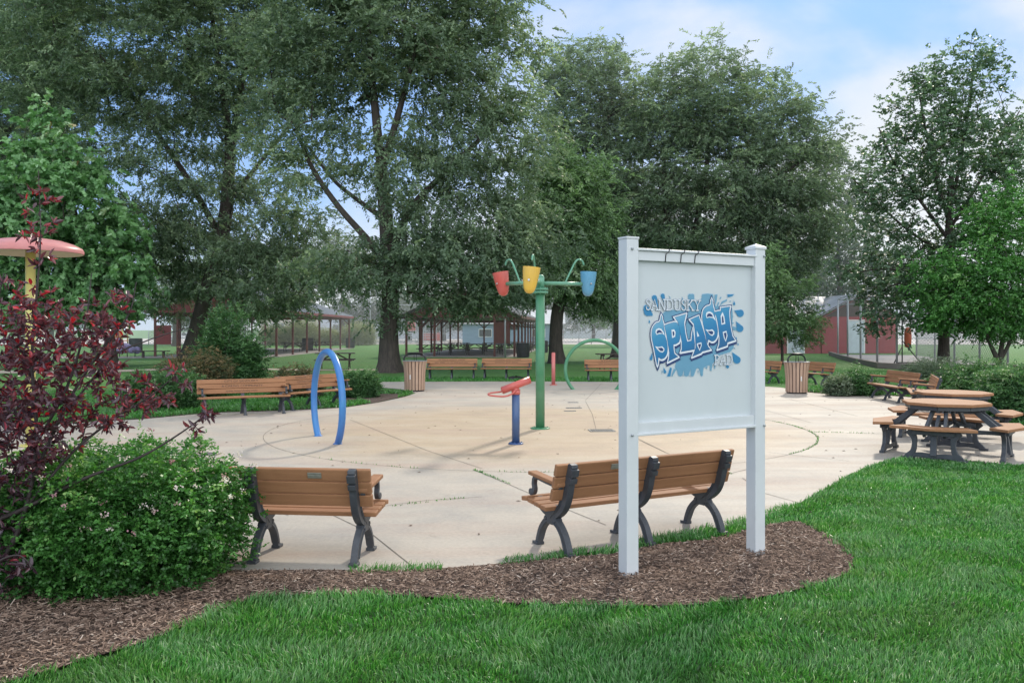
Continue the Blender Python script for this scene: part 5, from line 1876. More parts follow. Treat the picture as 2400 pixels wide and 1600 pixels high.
def drain(px, py, w, d, lab, deg=0):
    x, y = gp(px, py)
    root = empty('drain_grate', (x, y, 0), R(deg), lab, 'drain', 'floor drains of the splash pad')
    f = MB()
    for s in (-1, 1):
        f.box((0, s * d / 2, 0.006), (w, 0.02, 0.012))
        f.box((s * w / 2, 0, 0.007), (0.02, d, 0.012))
    f.build('frame', M['grate'], root)
    b = MB()
    nb = int(w / 0.042)
    for k in range(nb):
        b.box((-w / 2 + (k + 0.5) * w / nb, 0, 0.006), (0.018, d - 0.02, 0.008))
    b.build('bars', M['grate'], root)
    p = MB()
    p.box((0, 0, 0.0035), (w - 0.01, d - 0.01, 0.003))
    p.build('pit', M['black'], root)  # flat black plate in place of the shaded hollow under the bars


drain(1410, 1009, 0.46, 0.34, 'slotted floor drain just left of the sign post', 3)
drain(1345, 956, 0.36, 0.16, 'middle of three small floor drains beyond the bucket pole', 2)
drain(1343, 943, 0.26, 0.12, 'farthest small floor drain beyond the bucket pole', 0)
drain(1336, 963, 0.26, 0.10, 'nearest small floor drain beyond the bucket pole', 0)
drain(487, 1064, 0.34, 0.26, 'floor drain left of the blue ring near the bush', 0)

x, y = gp(1207, 888)
bag = empty('dark_heap', (x, y, 0), 0, 'low dark crumpled heap on the grass under the bench beside the green pole', 'bag')
mb = MB()
hv, hf = [], []
for i in range(7):
    for k in range(16):
        a = 2 * PI * k / 16
        q = i / 6
        rr_ = (1 - q * 0.85) * (1 + 0.22 * math.sin(3 * a + 1) + 0.12 * math.sin(5 * a + i))
        hv.append((0.46 * rr_ * math.cos(a), 0.22 * rr_ * math.sin(a), 0.10 * math.sin(q * PI / 2) * (1 + 0.3 * math.sin(2 * a))))
hf = [(i * 16 + k, i * 16 + (k + 1) % 16, (i + 1) * 16 + (k + 1) % 16, (i + 1) * 16 + k) for i in range(6) for k in range(16)]
mb.add(hv, hf, True)
mb.build('heap_cover', M['rubber'], bag)

# ------------------------------------------------------------------ the notice board
SL = Vector((*gp(1473, 1349), 0))
SR = Vector((*gp(1771, 1297), 0))
sax = (SR - SL).normalized()
sn = Vector((sax.y, -sax.x, 0))        # towards the viewer
SANG = math.atan2(sax.y, sax.x)
SW = (SR - SL).length
PW = 0.112
sign = empty('notice_board', (SL.x, SL.y, 0), SANG, 'white two-post notice board with blue splash pad lettering, in mulch', 'sign')
for i, x in enumerate((0.0, SW)):
    mb = MB()
    mb.box((x, 0, 1.30), (PW, PW, 2.60))
    p = mb.build('post', M['vinyl'], sign, 0.006, 2)
    cp = MB()
    hw = PW / 2 + (0.004 if i == 0 else 0.008)
    zt = 2.602 if i == 0 else 2.585
    cp.box((x, 0, zt + 0.006), (hw * 2, hw * 2, 0.022 if i else 0.016))
    if i:
        b = zt + 0.0175
        cp.add([(x - hw, -hw, b), (x + hw, -hw, b), (x + hw, hw, b), (x - hw, hw, b), (x, 0, b + 0.028)], [(0, 1, 4), (1, 2, 4), (2, 3, 4), (3, 0, 4)])
    cp.build('post_cap', M['vinyl'], p, 0.002, 1)
x0, x1 = PW / 2 - 0.002, SW - PW / 2 + 0.002
ZB, ZT = 1.085, 2.53
mb = MB()
mb.box(((x0 + x1) / 2, 0.012, (ZB + ZT) / 2 + 0.005), (x1 - x0, 0.03, ZT - ZB - 0.13))
pan = mb.build('panel', M['panel'], sign)
mb = MB()
mb.box(((x0 + x1) / 2, -0.004, ZT - 0.055), (x1 - x0 - 0.002, 0.075, 0.075))
mb.box(((x0 + x1) / 2, -0.010, ZT - 0.008), (x1 - x0 + 0.03, 0.10, 0.018))
tr_ = mb.build('top_rail', M['vinyl'], sign, 0.004)
for xx in (0.345, 0.50, 0.645):
    mb = MB()
    mb.tube([(xx + 0.012, -0.062, ZT + 0.004), (xx, -0.064, ZT - 0.02), (xx - 0.012, -0.046, ZT - 0.03), (xx - 0.02, -0.046, ZT - 0.095)], 0.0035, 6)
    mb.tube([(xx + 0.012, -0.062, ZT + 0.004), (xx + 0.012, 0.04, ZT + 0.004)], 0.0035, 6)
    mb.build('cable_tie', M['black'], tr_)
mb = MB()
mb.box(((x0 + x1) / 2, -0.004, ZB + 0.055), (x1 - x0 - 0.002, 0.07, 0.085))
mb.box(((x0 + x1) / 2, -0.010, ZB + 0.006), (x1 - x0 + 0.03, 0.095, 0.02))
br_ = mb.build('bottom_rail', M['vinyl'], sign, 0.004)
for (xx, zz) in ((-0.03, ZT - 0.008), (-0.03, ZB + 0.008), (SW + 0.02, ZT - 0.008), (SW + 0.02, ZB + 0.008)):
    mb = MB()
    mb.lathe([(0.010, -0.008), (0.010, 0.008), (0.002, 0.01)], 8, (xx + 0.02, -PW / 2 - 0.006, zz))
    mb.build('screw', M['galv'], sign)
FRONT = 0.012 - 0.015     # y of the panel face in the board's own frame


def uv(zx, zy):
    """point of the printed panel, from a measured position on it"""
    px, py = 1500 + zx / 7.127, 680 + zy / 7.127
    d = Vector(((px - 1200) / FPX, 1.0, -(py - HORY) / FPX))
    o = Vector((0, 0, CAMH))
    pl = SL - sn * FRONT
    t = (pl - o).dot(sn) / d.dot(sn)
    P = o + d * t
    return ((P - SL).dot(sax), P.z)


LAY = [0.0]


def layer(polys, mb, off=0.0, shift=(0, 0)):
    """printed shapes, each a fraction of a millimetre proud of the one before"""
    for lp in polys:
        LAY[0] += 0.00007
        pts = [uv(a + shift[0], b + shift[1]) for a, b in lp]
        flat, tr = fill2d([pts], off)
        y = FRONT - 0.0008 - LAY[0]
        vs = [(p.x, y, p.y) for p in flat]
        fs = []
        for t in tr:
            a, b, c = (Vector(vs[i]) for i in t)
            n_ = (b - a).cross(c - a)
            fs.append(tuple(t) if n_.y < 0 else tuple(reversed(t)))
        mb.add(vs, fs)


def sm(poly, n=3):
    P = list(poly)
    P = [P[-1]] + P + [P[0], P[1]]
    out = []
    A = [np.array(p, float) for p in P]
    for i in range(1, len(A) - 2):
        for k in range(n):
            t = k / n
            a, b, c, d = A[i - 1], A[i], A[i + 1], A[i + 2]
            out.append(tuple(0.5 * ((2 * b) + (-a + c) * t + (2 * a - 5 * b + 4 * c - d) * t * t + (-a + 3 * b - 3 * c + d) * t ** 3)))
    return out


def ink(name, c, rough=0.4):
    return simple(name, c, tuple(x * 0.93 for x in c), 3, rough)


def letter_mat():
    m, nt, bs, tc, out = newmat('letter_blue')
    sp = nt.new('ShaderNodeSeparateXYZ')
    nt.link(tc.outputs['Object'], sp.inputs[0])
    h = nt.math('SUBTRACT', sp.outputs['Z'], nt.math('MULTIPLY', sp.outputs['X'], 0.32))
    f = nt.math('DIVIDE', nt.math('SUBTRACT', h, 1.38), 0.52)
    nt.val(bs.inputs['Base Color'], nt.ramp(f, [(0.1, (0.018, 0.11, 0.26)), (0.45, (0.012, 0.18, 0.40)), (0.72, (0.035, 0.26, 0.47)), (1.0, (0.20, 0.44, 0.60))]))
    bs.inputs['Roughness'].default_value = 0.35
    return m


M['ink_halo'] = ink('ink_halo', (0.46, 0.60, 0.68))
M['ink_splash'] = ink('ink_splash', (0.14, 0.34, 0.49))
M['ink_drop'] = ink('ink_drop', (0.025, 0.22, 0.44))
M['ink_navy'] = ink('ink_navy', (0.018, 0.05, 0.17))
M['ink_white'] = ink('ink_white', (0.74, 0.79, 0.84))
M['ink_grey'] = ink('ink_grey', (0.22, 0.28, 0.36))
M['ink_blue'] = letter_mat()

blob = [(400, 370), (520, 330), (800, 330), (797, 90), (850, 65), (900, 75), (905, 190), (960, 190), (1030, 130), (1040, 68), (1215, 72), (1222, 220), (1300, 270), (1500, 250), (1545, 420), (1530, 700), (1570, 900), (1500, 1030), (1330, 1080), (1210, 1225), (1060, 1290),
        (1046, 1420), (1010, 1420), (985, 1310), (935, 1310), (893, 1425), (845, 1425), (842, 1310), (805, 1425), (738, 1425), (725, 1330), (700, 1425), (640, 1425), (615, 1340), (580, 1290), (600, 1150), (480, 1100), (380, 500)]


def drop(tip, end, w, n=10):
    """tear shaped drop from a thin tip to a round end"""
    t, e = Vector(tip), Vector(end)
    d = e - t
    L = d.length
    d.normalize()
    s = Vector((-d.y, d.x))
    c = e - d * w
    pts = [tuple(t)]
    for k in range(n + 1):
        a = -PI / 2 * 1.1 + PI * 1.1 * k / n
        q = c + d * (w * math.cos(a)) + s * (w * math.sin(a))
        pts.append((q.x, q.y))
    return pts


drops = [drop((300, 300), (222, 85), 42), drop((420, 250), (365, 58), 32), [(60, 270), (90, 245), (150, 300), (205, 395), (205, 425), (110, 430), (70, 400), (52, 330)], drop((1570, 340), (1722, 410), 62), drop((1600, 520), (1690, 690), 58), drop((1535, 1035), (1645, 1215), 62), drop((200, 1045), (175, 1165), 24),
         drop((390, 1290), (418, 1385), 22), [(500, 1290), (525, 1300), (500, 1435), (448, 1435)], [(1455, 72), (1565, 68), (1535, 100), (1460, 118)], drop((1565, 180), (1568, 250), 18), drop((1440, 1215), (1462, 1300), 24), drop((150, 495), (152, 545), 12), drop((1600, 780), (1600, 820), 12), drop((1632, 885), (1632, 915), 9)]
rays = [[(1240, 78), (1290, 70), (1275, 180), (1245, 280)], [(1450, 150), (1445, 180), (1380, 215), (1330, 260), (1360, 190)], [(1345, 110), (1358, 118), (1335, 150), (1325, 140)], [(1300, 200), (1320, 200), (1290, 290), (1270, 290)], [(1500, 175), (1520, 182), (1495, 195)], [(480, 95), (505, 120), (500, 140)], [(700, 110), (725, 180), (740, 330), (690, 330)],
        [(500, 340), (420, 480), (395, 470), (440, 360)], [(1540, 600), (1600, 620), (1625, 680), (1545, 660)], [(1510, 400), (1560, 440), (1520, 440)], [(1520, 530), (1565, 545), (1530, 575)], [(1160, 1240), (1205, 1230), (1185, 1350), (1165, 1330)], [(1230, 1220), (1260, 1220), (1250, 1310), (1235, 1300)], [(1560, 950), (1590, 975), (1570, 975)],
        [(1080, 1290), (1125, 1270), (1110, 1310)], [(360, 1340), (372, 1350), (362, 1395)], [(680, 1120), (692, 1170), (680, 1175)], [(960, 1340), (972, 1345), (965, 1400)], [(560, 1310), (600, 1320), (535, 1435), (520, 1430)]]
mb = MB()
layer([sm(blob, 2)], mb, 0.006)
layer(drops, mb, 0.006)
layer(rays, mb, 0.003)
mb.build('splash_halo', M['ink_halo'], pan)
mb = MB()
layer([sm(blob, 2)], mb)
layer(rays, mb)
mb.build('splash_shape', M['ink_splash'], pan)
mb = MB()
layer(drops, mb)
mb.build('water_drops', M['ink_drop'], pan)

S1 = [(347, 425), (325, 525), (262, 552), (212, 612), (188, 700), (190, 790), (206, 880), (225, 965), (248, 1080), (266, 1180), (278, 1245), (290, 1185), (298, 1118), (340, 1145), (392, 1130), (430, 1080), (448, 1000), (445, 915), (430, 830), (408, 765), (402, 700), (388, 620), (380, 560), (362, 500)]
Pl = [(398, 588), (470, 560), (560, 535), (612, 548), (642, 605), (655, 700), (658, 800), (640, 862), (592, 895), (545, 902), (548, 985), (562, 1060), (620, 1108), (462, 1188), (478, 1130), (482, 1040), (458, 900), (432, 740), (410, 650)]
Ll = [(572, 455), (755, 400), (740, 470), (722, 545), (745, 720), (776, 862), (850, 845), (862, 720), (872, 645), (888, 760), (904, 900), (900, 985), (676, 1025), (690, 980), (690, 870), (665, 740), (645, 610), (620, 525)]
Al = [(832, 492), (968, 432), (1010, 560), (1060, 720), (1102, 880), (1126, 945), (1160, 985), (1026, 1020), (1004, 1045), (866, 1105), (890, 1050), (920, 960), (915, 830), (905, 660), (890, 560)]
S2 = [(1187, 150), (1166, 250), (1102, 275), (1052, 330), (1032, 420), (1036, 520), (1060, 640), (1082, 740), (1112, 880), (1130, 822), (1190, 852), (1240, 830), (1275, 770), (1286, 680), (1272, 580), (1252, 490), (1236, 400), (1222, 320), (1205, 260)]
Hl = [(1228, 368), (1300, 352), (1345, 345), (1340, 300), (1490, 278), (1476, 350), (1480, 460), (1500, 620), (1530, 770), (1570, 830), (1445, 870), (1440, 920), (1290, 975), (1316, 900), (1320, 800), (1300, 640), (1284, 520), (1262, 430)]
LET = [sm(S1), Pl, Ll, Al, sm(S2), Hl]
CW = [[(245, 700), (255, 655), (300, 632), (345, 645), (380, 690), (400, 750), (360, 725), (310, 728), (265, 745)], [(240, 935), (300, 945), (360, 935), (395, 972), (395, 1010), (365, 1040), (320, 1030), (275, 985)], [(513, 660), (560, 652), (582, 700), (577, 775), (524, 797)],
      [(936, 672), (978, 765), (943, 778)], [(938, 890), (1012, 868), (1018, 920), (985, 1012), (943, 930)], [(1085, 420), (1100, 370), (1145, 350), (1200, 380), (1235, 460), (1252, 512), (1205, 465), (1150, 455), (1100, 465)], [(1080, 650), (1140, 665), (1195, 650), (1230, 690), (1228, 735), (1195, 765), (1150, 740), (1110, 690)],
      [(1333, 430), (1366, 362), (1396, 440), (1412, 560), (1348, 577)], [(1368, 695), (1432, 678), (1448, 760), (1420, 862), (1388, 800)]]
CN = [[(265, 695), (285, 665), (320, 662), (350, 690), (372, 716), (310, 708), (268, 725)], [(285, 965), (350, 958), (380, 985), (370, 1017), (335, 1015), (300, 985)], [(530, 690), (556, 688), (563, 740), (540, 772)], [(955, 905), (1001, 893), (1004, 925), (980, 985)],
      [(1105, 420), (1120, 393), (1155, 386), (1190, 410), (1207, 446), (1150, 438), (1105, 448)], [(1115, 685), (1190, 678), (1212, 705), (1195, 742), (1160, 730)], [(1354, 452), (1372, 418), (1390, 540), (1357, 552)], [(1385, 715), (1426, 706), (1433, 760), (1412, 832)]]
mb = MB()
layer(LET, mb, 0.0145, (8, 46))
layer(LET, mb, 0.0145, (4, 24))
layer(LET, mb, 0.0185)
mb.build('letter_shadow', M['ink_navy'], pan)
mb = MB()
layer(LET, mb, 0.0115)
layer(LET, mb, 0.0105, (3, 14))
mb.build('letter_outline', M['ink_white'], pan)
mb = MB()
layer(LET, mb, 0.0022)
mb.build('letter_rim', M['ink_navy'], pan)
mb = MB()
layer(LET, mb, 0.0)
mb.build('letter_fill', M['ink_blue'], pan)
mb = MB()
layer(CW, mb)
mb.build('letter_counters', M['ink_white'], pan)
mb = MB()
layer(CN, mb)
mb.build('letter_shadow', M['ink_navy'], pan)

# serif words as strokes: (glyph strokes in a unit box, y up), width
GL = {
    'S': (0.62, [[(0.56, 0.78), (0.54, 0.95), (0.34, 1.0), (0.12, 0.94), (0.08, 0.74), (0.22, 0.58), (0.42, 0.46), (0.55, 0.3), (0.52, 0.1), (0.32, 0.0), (0.1, 0.06), (0.06, 0.24)]]),
    'A': (0.86, [[(0.08, 0.0), (0.43, 1.0), (0.78, 0.0)], [(0.22, 0.36), (0.64, 0.36)], [(0.0, 0.0), (0.2, 0.0)], [(0.64, 0.0), (0.88, 0.0)]]),
    'N': (0.92, [[(0.14, 0.0), (0.14, 1.0)], [(0.14, 1.0), (0.78, 0.0)], [(0.78, 0.0), (0.78, 1.0)], [(0.02, 0.0), (0.27, 0.0)], [(0.64, 1.0), (0.9, 1.0)], [(0.0, 1.0), (0.2, 1.0)]]),
    'D': (0.9, [[(0.16, 0.0), (0.16, 1.0)], [(0.02, 1.0), (0.42, 1.0), (0.7, 0.88), (0.82, 0.5), (0.7, 0.12), (0.42, 0.0), (0.02, 0.0)]]),
    'U': (0.88, [[(0.15, 1.0), (0.15, 0.3), (0.24, 0.06), (0.45, 0.0), (0.66, 0.08), (0.74, 0.3), (0.74, 1.0)], [(0.02, 1.0), (0.29, 1.0)], [(0.6, 1.0), (0.87, 1.0)]]),
    'K': (0.88, [[(0.16, 0.0), (0.16, 1.0)], [(0.72, 1.0), (0.18, 0.46)], [(0.32, 0.6), (0.8, 0.0)], [(0.02, 0.0), (0.3, 0.0)], [(0.02, 1.0), (0.3, 1.0)], [(0.6, 1.0), (0.84, 1.0)], [(0.68, 0.0), (0.92, 0.0)]]),
    'Y': (0.84, [[(0.1, 1.0), (0.42, 0.46), (0.74, 1.0)], [(0.42, 0.46), (0.42, 0.0)], [(0.0, 1.0), (0.22, 1.0)], [(0.62, 1.0), (0.84, 1.0)], [(0.28, 0.0), (0.56, 0.0)]]),
    'P': (0.72, [[(0.16, 0.0), (0.16, 1.0)], [(0.02, 1.0), (0.42, 1.0), (0.62, 0.88), (0.64, 0.66), (0.46, 0.46), (0.18, 0.46)], [(0.02, 0.0), (0.32, 0.0)]]),
}


def word(s, x0, x1, ytl, ybl, ytr, ybr, mb, w):
    tot = sum(GL[c][0] for c in s) + 0.06 * (len(s) - 1)
    cur = 0.0
    for c in s:
        gw, strokes = GL[c]
        for st in strokes:
            pts = []
            for a, b in st:
                f = (cur + a) / tot
                yt = ytl + (ytr - ytl) * f
                yb = ybl + (ybr - ybl) * f
                pts.append(uv(x0 + (x1 - x0) * f, yb + (yt - yb) * b))
            LAY[0] += 0.00003
            L_, R_ = [], []
            for i in range(len(pts)):
                p = Vector(pts[i])
                d0 = (Vector(pts[i]) - Vector(pts[i - 1])).normalized() if i else (Vector(pts[1]) - p).normalized()
                d1 = (Vector(pts[i + 1]) - p).normalized() if i < len(pts) - 1 else d0
                n_ = (Vector((-d0.y, d0.x)) + Vector((-d1.y, d1.x)))
                n_.normalize()
                e = Vector((0, 0))
                if i == 0:
                    e = -d0 * w * 0.5
                elif i == len(pts) - 1:
                    e = d0 * w * 0.5
                L_.append(p + n_ * w / 2 + e)
                R_.append(p - n_ * w / 2 + e)
            y = FRONT - 0.0008 - LAY[0]
            vs = [(q.x, y, q.y) for q in L_ + R_]
            m = len(pts)
            mb.add(vs, [(i, i + 1, m + i + 1, m + i) for i in range(m - 1)])
        cur += gw + 0.06


for s, bx_ in (('SANDUSKY', (85, 1000, 150, 328, 172, 338)), ('PAD', (1228, 1535, 1085, 1240, 1075, 1235))):
    mb = MB()
    word(s, *bx_, mb, 0.0135)
    mb.build('lettering', M['ink_grey'], pan)
    mb = MB()
    word(s, *bx_, mb, 0.0074)
    mb.build('lettering', M['ink_white'], pan)

# ------------------------------------------------------------------ picnic tables, barrels, pavilions
def make_picnic(mat_top, mat_leg):
    root = empty('picnic_table', (0, 0, 0))
    t = MB()
    for k in range(5):
        t.box((0, -0.30 + k * 0.15, 0.75), (1.9, 0.14, 0.04))
    t.build('tabletop', mat_top, root)
    for s in (-1, 1):
        b = MB()
        for k in range(2):
            b.box((0, s * (0.62 + k * 0.13), 0.44), (1.9, 0.12, 0.04))
        b.build('seat', mat_top, root)
    for s in (-1, 1):
        l = MB()
        x = s * 0.68
        l.bar((x, -0.68, 0.0), (x, -0.22, 0.73), 0.045, 0.09)
        l.bar((x, 0.68, 0.0), (x, 0.22, 0.73), 0.045, 0.09)
        l.bar((x + 0.046, -0.80, 0.375), (x + 0.046, 0.80, 0.375), 0.042, 0.09)
        l.bar((x + 0.046, -0.34, 0.69), (x + 0.046, 0.34, 0.69), 0.042, 0.07)
        l.bar((x, 0.0, 0.40), (s * 0.1, 0.0, 0.71), 0.042, 0.07)
        l.build('leg', mat_leg, root)
    return root


pt0 = make_picnic(M['dark_timber'], M['dark_timber'])
pt0['category'] = 'picnic table'
PF = [True]


def picnic(x, y, deg, label, group):
    o = pt0 if PF[0] else copy_tree(pt0)
    PF[0] = False
    o.location = (x, y, 0.02)
    o.rotation_euler = (0, 0, R(deg))
    o['label'] = label
    if group:
        o['group'] = group
    elif 'group' in o:
        del o['group']
    return o


picnic(-8.6, 41.5, 8, 'dark picnic table on the lawn seen through the blue ring', None)
o = picnic(*gp(1445, 868), 4, 'dark picnic table on the lawn behind the bench in the green ring', None)
for (x, y, d) in [(-6.3, 65, 12), (-4.0, 64.2, 10), (-1.5, 64.5, 8), (-5.6, 69, 8), (-3.0, 68.5, 9), (-0.4, 69, 8), (-4.6, 74, 8), (-1.6, 74, 10), (0.9, 73, 6), (2.6, 80, 6), (0.3, 80, 8)]:
    picnic(x, y, d, 'dark brown picnic table crowded under the brown pavilion', 'picnic tables under the brown pavilion')
for (x, y, d) in [(-19.0, 74, 5), (-17.7, 80, 5), (-21.5, 70, 5), (-22.4, 64, 8)]:
    picnic(x, y, d, 'dark picnic table standing under the red gabled pavilion', 'picnic tables under the red gabled pavilion')


def make_barrel():
    root = empty('trash_barrel', (0, 0, 0))
    m = MB()
    m.lathe([(0.40, 0.0), (0.42, 0.04), (0.42, 0.33), (0.435, 0.35), (0.42, 0.37), (0.42, 0.66), (0.435, 0.68), (0.42, 0.70), (0.42, 0.96), (0.43, 1.0), (0.39, 1.0), (0.38, 0.7)], 24, cap=False)
    m.lathe([(0.01, 0.6), (0.385, 0.6)], 24, cap=False)
    m.build('drum', M['barrel'], root)
    s = MB()
    for k in range(18):
        a = 2 * PI * k / 18
        s.box((0.44 * math.cos(a), 0.44 * math.sin(a), 0.5), (0.014, 0.08, 0.9), rotz(a))
    s.build('staves', M['barrel'], root)
    return root


M['barrel'] = simple('dark_slate_barrel', (0.035, 0.038, 0.048), (0.025, 0.027, 0.034), 5, 0.6)
br0 = make_barrel()
tag(br0, 'dark barrel at the front of the brown pavilion', 'trash barrel', 'dark staved trash barrels')
br0.location = (*gp(1226, 837), 0)
for (px, py, sc, lab) in ((1272, 826, 1.0, 'dark barrel at the right end of the brown pavilion by the tree trunk'), (721, 821, 1.15, 'dark barrel between the posts of the left pavilion'), (821, 815, 1.05, 'dark barrel on the lawn right of the left pavilion'), (318, 826, 1.2, 'dark barrel behind the purple climbing animal')):
    b = copy_tree(br0)
    b['label'] = lab
    b.location = (*gp(px, py), 0)
    b.scale = (sc, sc, sc)


def roof_sheet(name, quads, mat, parent, ribdir):
    """roof planes with a running coordinate across the ribs, plus raised ribs"""
    mb = MB()
    for q in quads:
        q = [Vector(p) for p in q]
        n_ = (q[1] - q[0]).cross(q[2] - q[0]).normalized()
        if n_.z < 0:
            n_ = -n_
        t = n_ * 0.05
        m = len(q)
        vs = [p for p in q] + [p + t for p in q]
        fs = [tuple(range(m - 1, -1, -1)), tuple(range(m, 2 * m))] + [(i, (i + 1) % m, m + (i + 1) % m, m + i) for i in range(m)]
        mb.add(vs, fs)
    return mb.build(name, mat, parent)


def post_brace(root, x, y, h, mat, braces, name='post', w=0.14):
    m = MB()
    m.box((x, y, h / 2), (w, w, h))
    p = m.build(name, mat, root)
    for (bx_, by_) in braces:
        b = MB()
        b.bar((x, y, h - 0.75), (x + bx_ * 0.7, y + by_ * 0.7, h - 0.04), 0.08, 0.09)
        b.build('brace', mat, p)
    return p


def pavilion(name, label, ox, oy, deg, W_, L_, eave, ridge, post_x, post_y, gable_mat, hip=2.5, roofmat=None):
    """local frame: gable front along x at y=0, length along +y"""
    root = empty(name, (ox, oy, 0), R(deg), label, 'pavilion')
    s = MB()
    s.box((W_ / 2, L_ / 2, 0.0), (W_ + 0.6, L_ + 0.6, 0.06))
    s.build('floor_slab', M['slab'], root)
    ov = 0.5
    cx = W_ / 2
    e = eave
    A, B = (-ov, -ov, e - 0.12), (W_ + ov, -ov, e - 0.12)
    Cc, D = (W_ + ov, L_ + ov, e - 0.12), (-ov, L_ + ov, e - 0.12)
    r0, r1 = (cx, -ov, ridge), (cx, L_ - hip, ridge)
    roof_sheet('roof', [[B, Cc, r1, r0], [A, r0, r1, D], [Cc, D, r1]], roofmat or M['roof'], root, 0)
    rb = MB()
    k = 0
    yy = -ov + 0.3
    while yy < L_ + ov:
        f = 1.0
        if yy > L_ - hip:
            f = max(0.05, 1 - (yy - (L_ - hip)) / (hip + ov))
        for sd_ in (1, -1):
            xe = (W_ + ov) if sd_ > 0 else -ov
            xt = xe + (cx - xe) * f
            zt = (e - 0.12) + (ridge - e + 0.12) * f
            rb.bar((xe, yy, e - 0.12 + 0.065), (xt, yy, zt + 0.065), 0.06, 0.05)
        yy += 0.62
    rb.bar((cx, -ov, ridge + 0.07), (cx, L_ - hip, ridge + 0.07), 0.3, 0.05)
    rb.build('roof_ribs', M['roof_rib'], root)
    g = MB()
    g.prism([(-0.02, e - 0.18), (W_ + 0.02, e - 0.18), (W_ + 0.02, e + 0.02), (cx, ridge - 0.12), (-0.02, e + 0.02)], -0.02, 0.02, Matrix.Translation((0, 0.0, 0)) @ Matrix.Rotation(R(90), 4, 'X'))
    g.build('gable', gable_mat, root)
    bm_ = MB()
    bm_.bar((0, 0.05, e - 0.26), (0, L_, e - 0.26), 0.09, 0.24)
    bm_.bar((W_, 0.05, e - 0.26), (W_, L_, e - 0.26), 0.09, 0.24)
    bm_.bar((-0.045, L_, e - 0.24), (W_ + 0.045, L_, e - 0.24), 0.086, 0.24)
    bm_.bar((W_ + ov + 0.02, -ov, e - 0.13), (W_ + ov + 0.02, L_ + ov, e - 0.13), 0.05, 0.2)
    bm_.bar((-ov - 0.02, -ov, e - 0.13), (-ov - 0.02, L_ + ov, e - 0.13), 0.05, 0.2)
    bm_.build('beam', gable_mat, root)
    for (x, y, br_) in post_x:
        post_brace(root, x, y, e - 0.15, M['red_frame'], br_)
    return root


M['roof_rib'] = simple('roof_rib', (0.42, 0.45, 0.49), None, 2, 0.45, metal=0.35)
M['roof_brown'] = simple('brown_metal_roof', (0.17, 0.15, 0.145), (0.13, 0.115, 0.115), 1, 0.5, metal=0.2)
# left pavilion
W1, L1 = 8.6, 27.0
P1 = [(0, 0, [(1, 0)]), (1.6, 0.0, []), (2.9, 0, [(1, 0), (-1, 0)]), (5.7, 0, [(1, 0), (-1, 0)]), (W1, 0, [(-1, 0), (0, 1)])]
for k in range(1, 7):
    P1.append((W1, k * L1 / 6, [(0, 1), (0, -1)] if k < 6 else [(0, -1), (-1, 0)]))
for k in range(1, 7):
    P1.append((0, k * L1 / 6, [(0, 1), (0, -1)] if k % 2 else []))
pv = pavilion('picnic_pavilion', 'open red pavilion with grey ribbed roof behind the tall left shrub', -25.3, 60.5, 0, W1, L1, 3.3, 5.0, P1, None, M['red_barn'], 4.0)
mb = MB()
mb.box((0.62, -0.05, 1.55), (1.05, 0.05, 1.35))
pn = mb.build('side_panel', M['red_barn'], pv)
mb = MB()
for k in range(5):
    a = R(18 + k * 36)
    mb.bar((0.62, -0.078, 1.72), (0.62 + 0.24 * math.cos(a), -0.080 - 0.0008 * k, 1.66 + 0.24 * math.sin(a)), 0.003, 0.11, (0, 1, 0))
mb.build('leaf_emblem', M['dark_timber'], pn)
# centre pavilion
W2, L2 = 7.7, 24.5
P2 = [(0, 0, [(1, 0)]), (0.9, 1.0, [(1, 0), (-1, 0)]), (1.95, 0.4, [(1, 0)]), (6.3, 0.0, []), (W2, 0, [(-1, 0), (0, 1)])]
for k in range(1, 6):
    P2.append((0, k * L2 / 5, [(0, 1), (0, -1), (1, 0)]))
for k in range(1, 8):
    P2.append((W2, k * L2 / 7, [(0, 1), (0, -1), (-1, 0)]))
for x in (2.6, 5.1):
    P2.append((x, L2, [(1, 0), (-1, 0)]))
pv2 = pavilion('picnic_pavilion', 'open brown pavilion full of picnic tables behind the bucket pole', -7.5, 60.6, -5, W2, L2, 2.95, 4.85, P2, None, M['red_frame'], 4.0, M['roof_brown'])
mb = MB()
mb.box((6.88, -0.06, 1.7), (1.05, 0.05, 1.5))
mb.build('side_panel', M['red_frame'], pv2)
lamp_ = MB()
lamp_.box((5.6, L2 - 0.3, 2.2), (0.9, 0.5, 0.6))
lamp_.build('hanging_unit', M['grey_wall'], pv2)

# ------------------------------------------------------------------ barn
bn = empty('red_barn', (25.0, 69.0, 0), R(8), 'low red barn with grey metal roof and pale doors at the right', 'building')
BW, BL_, BE, BRG = 6.6, 15.0, 3.0, 4.75
mb = MB()
mb.prism([(0, 0), (BW, 0), (BW, BE), (BW / 2, BRG - 0.1), (0, BE)], 0, 0.12, Matrix.Translation((0, 0.0, 0)) @ Matrix.Rotation(R(90), 4, 'X'))
mb.build('gable_wall', M['red_barn'], bn)
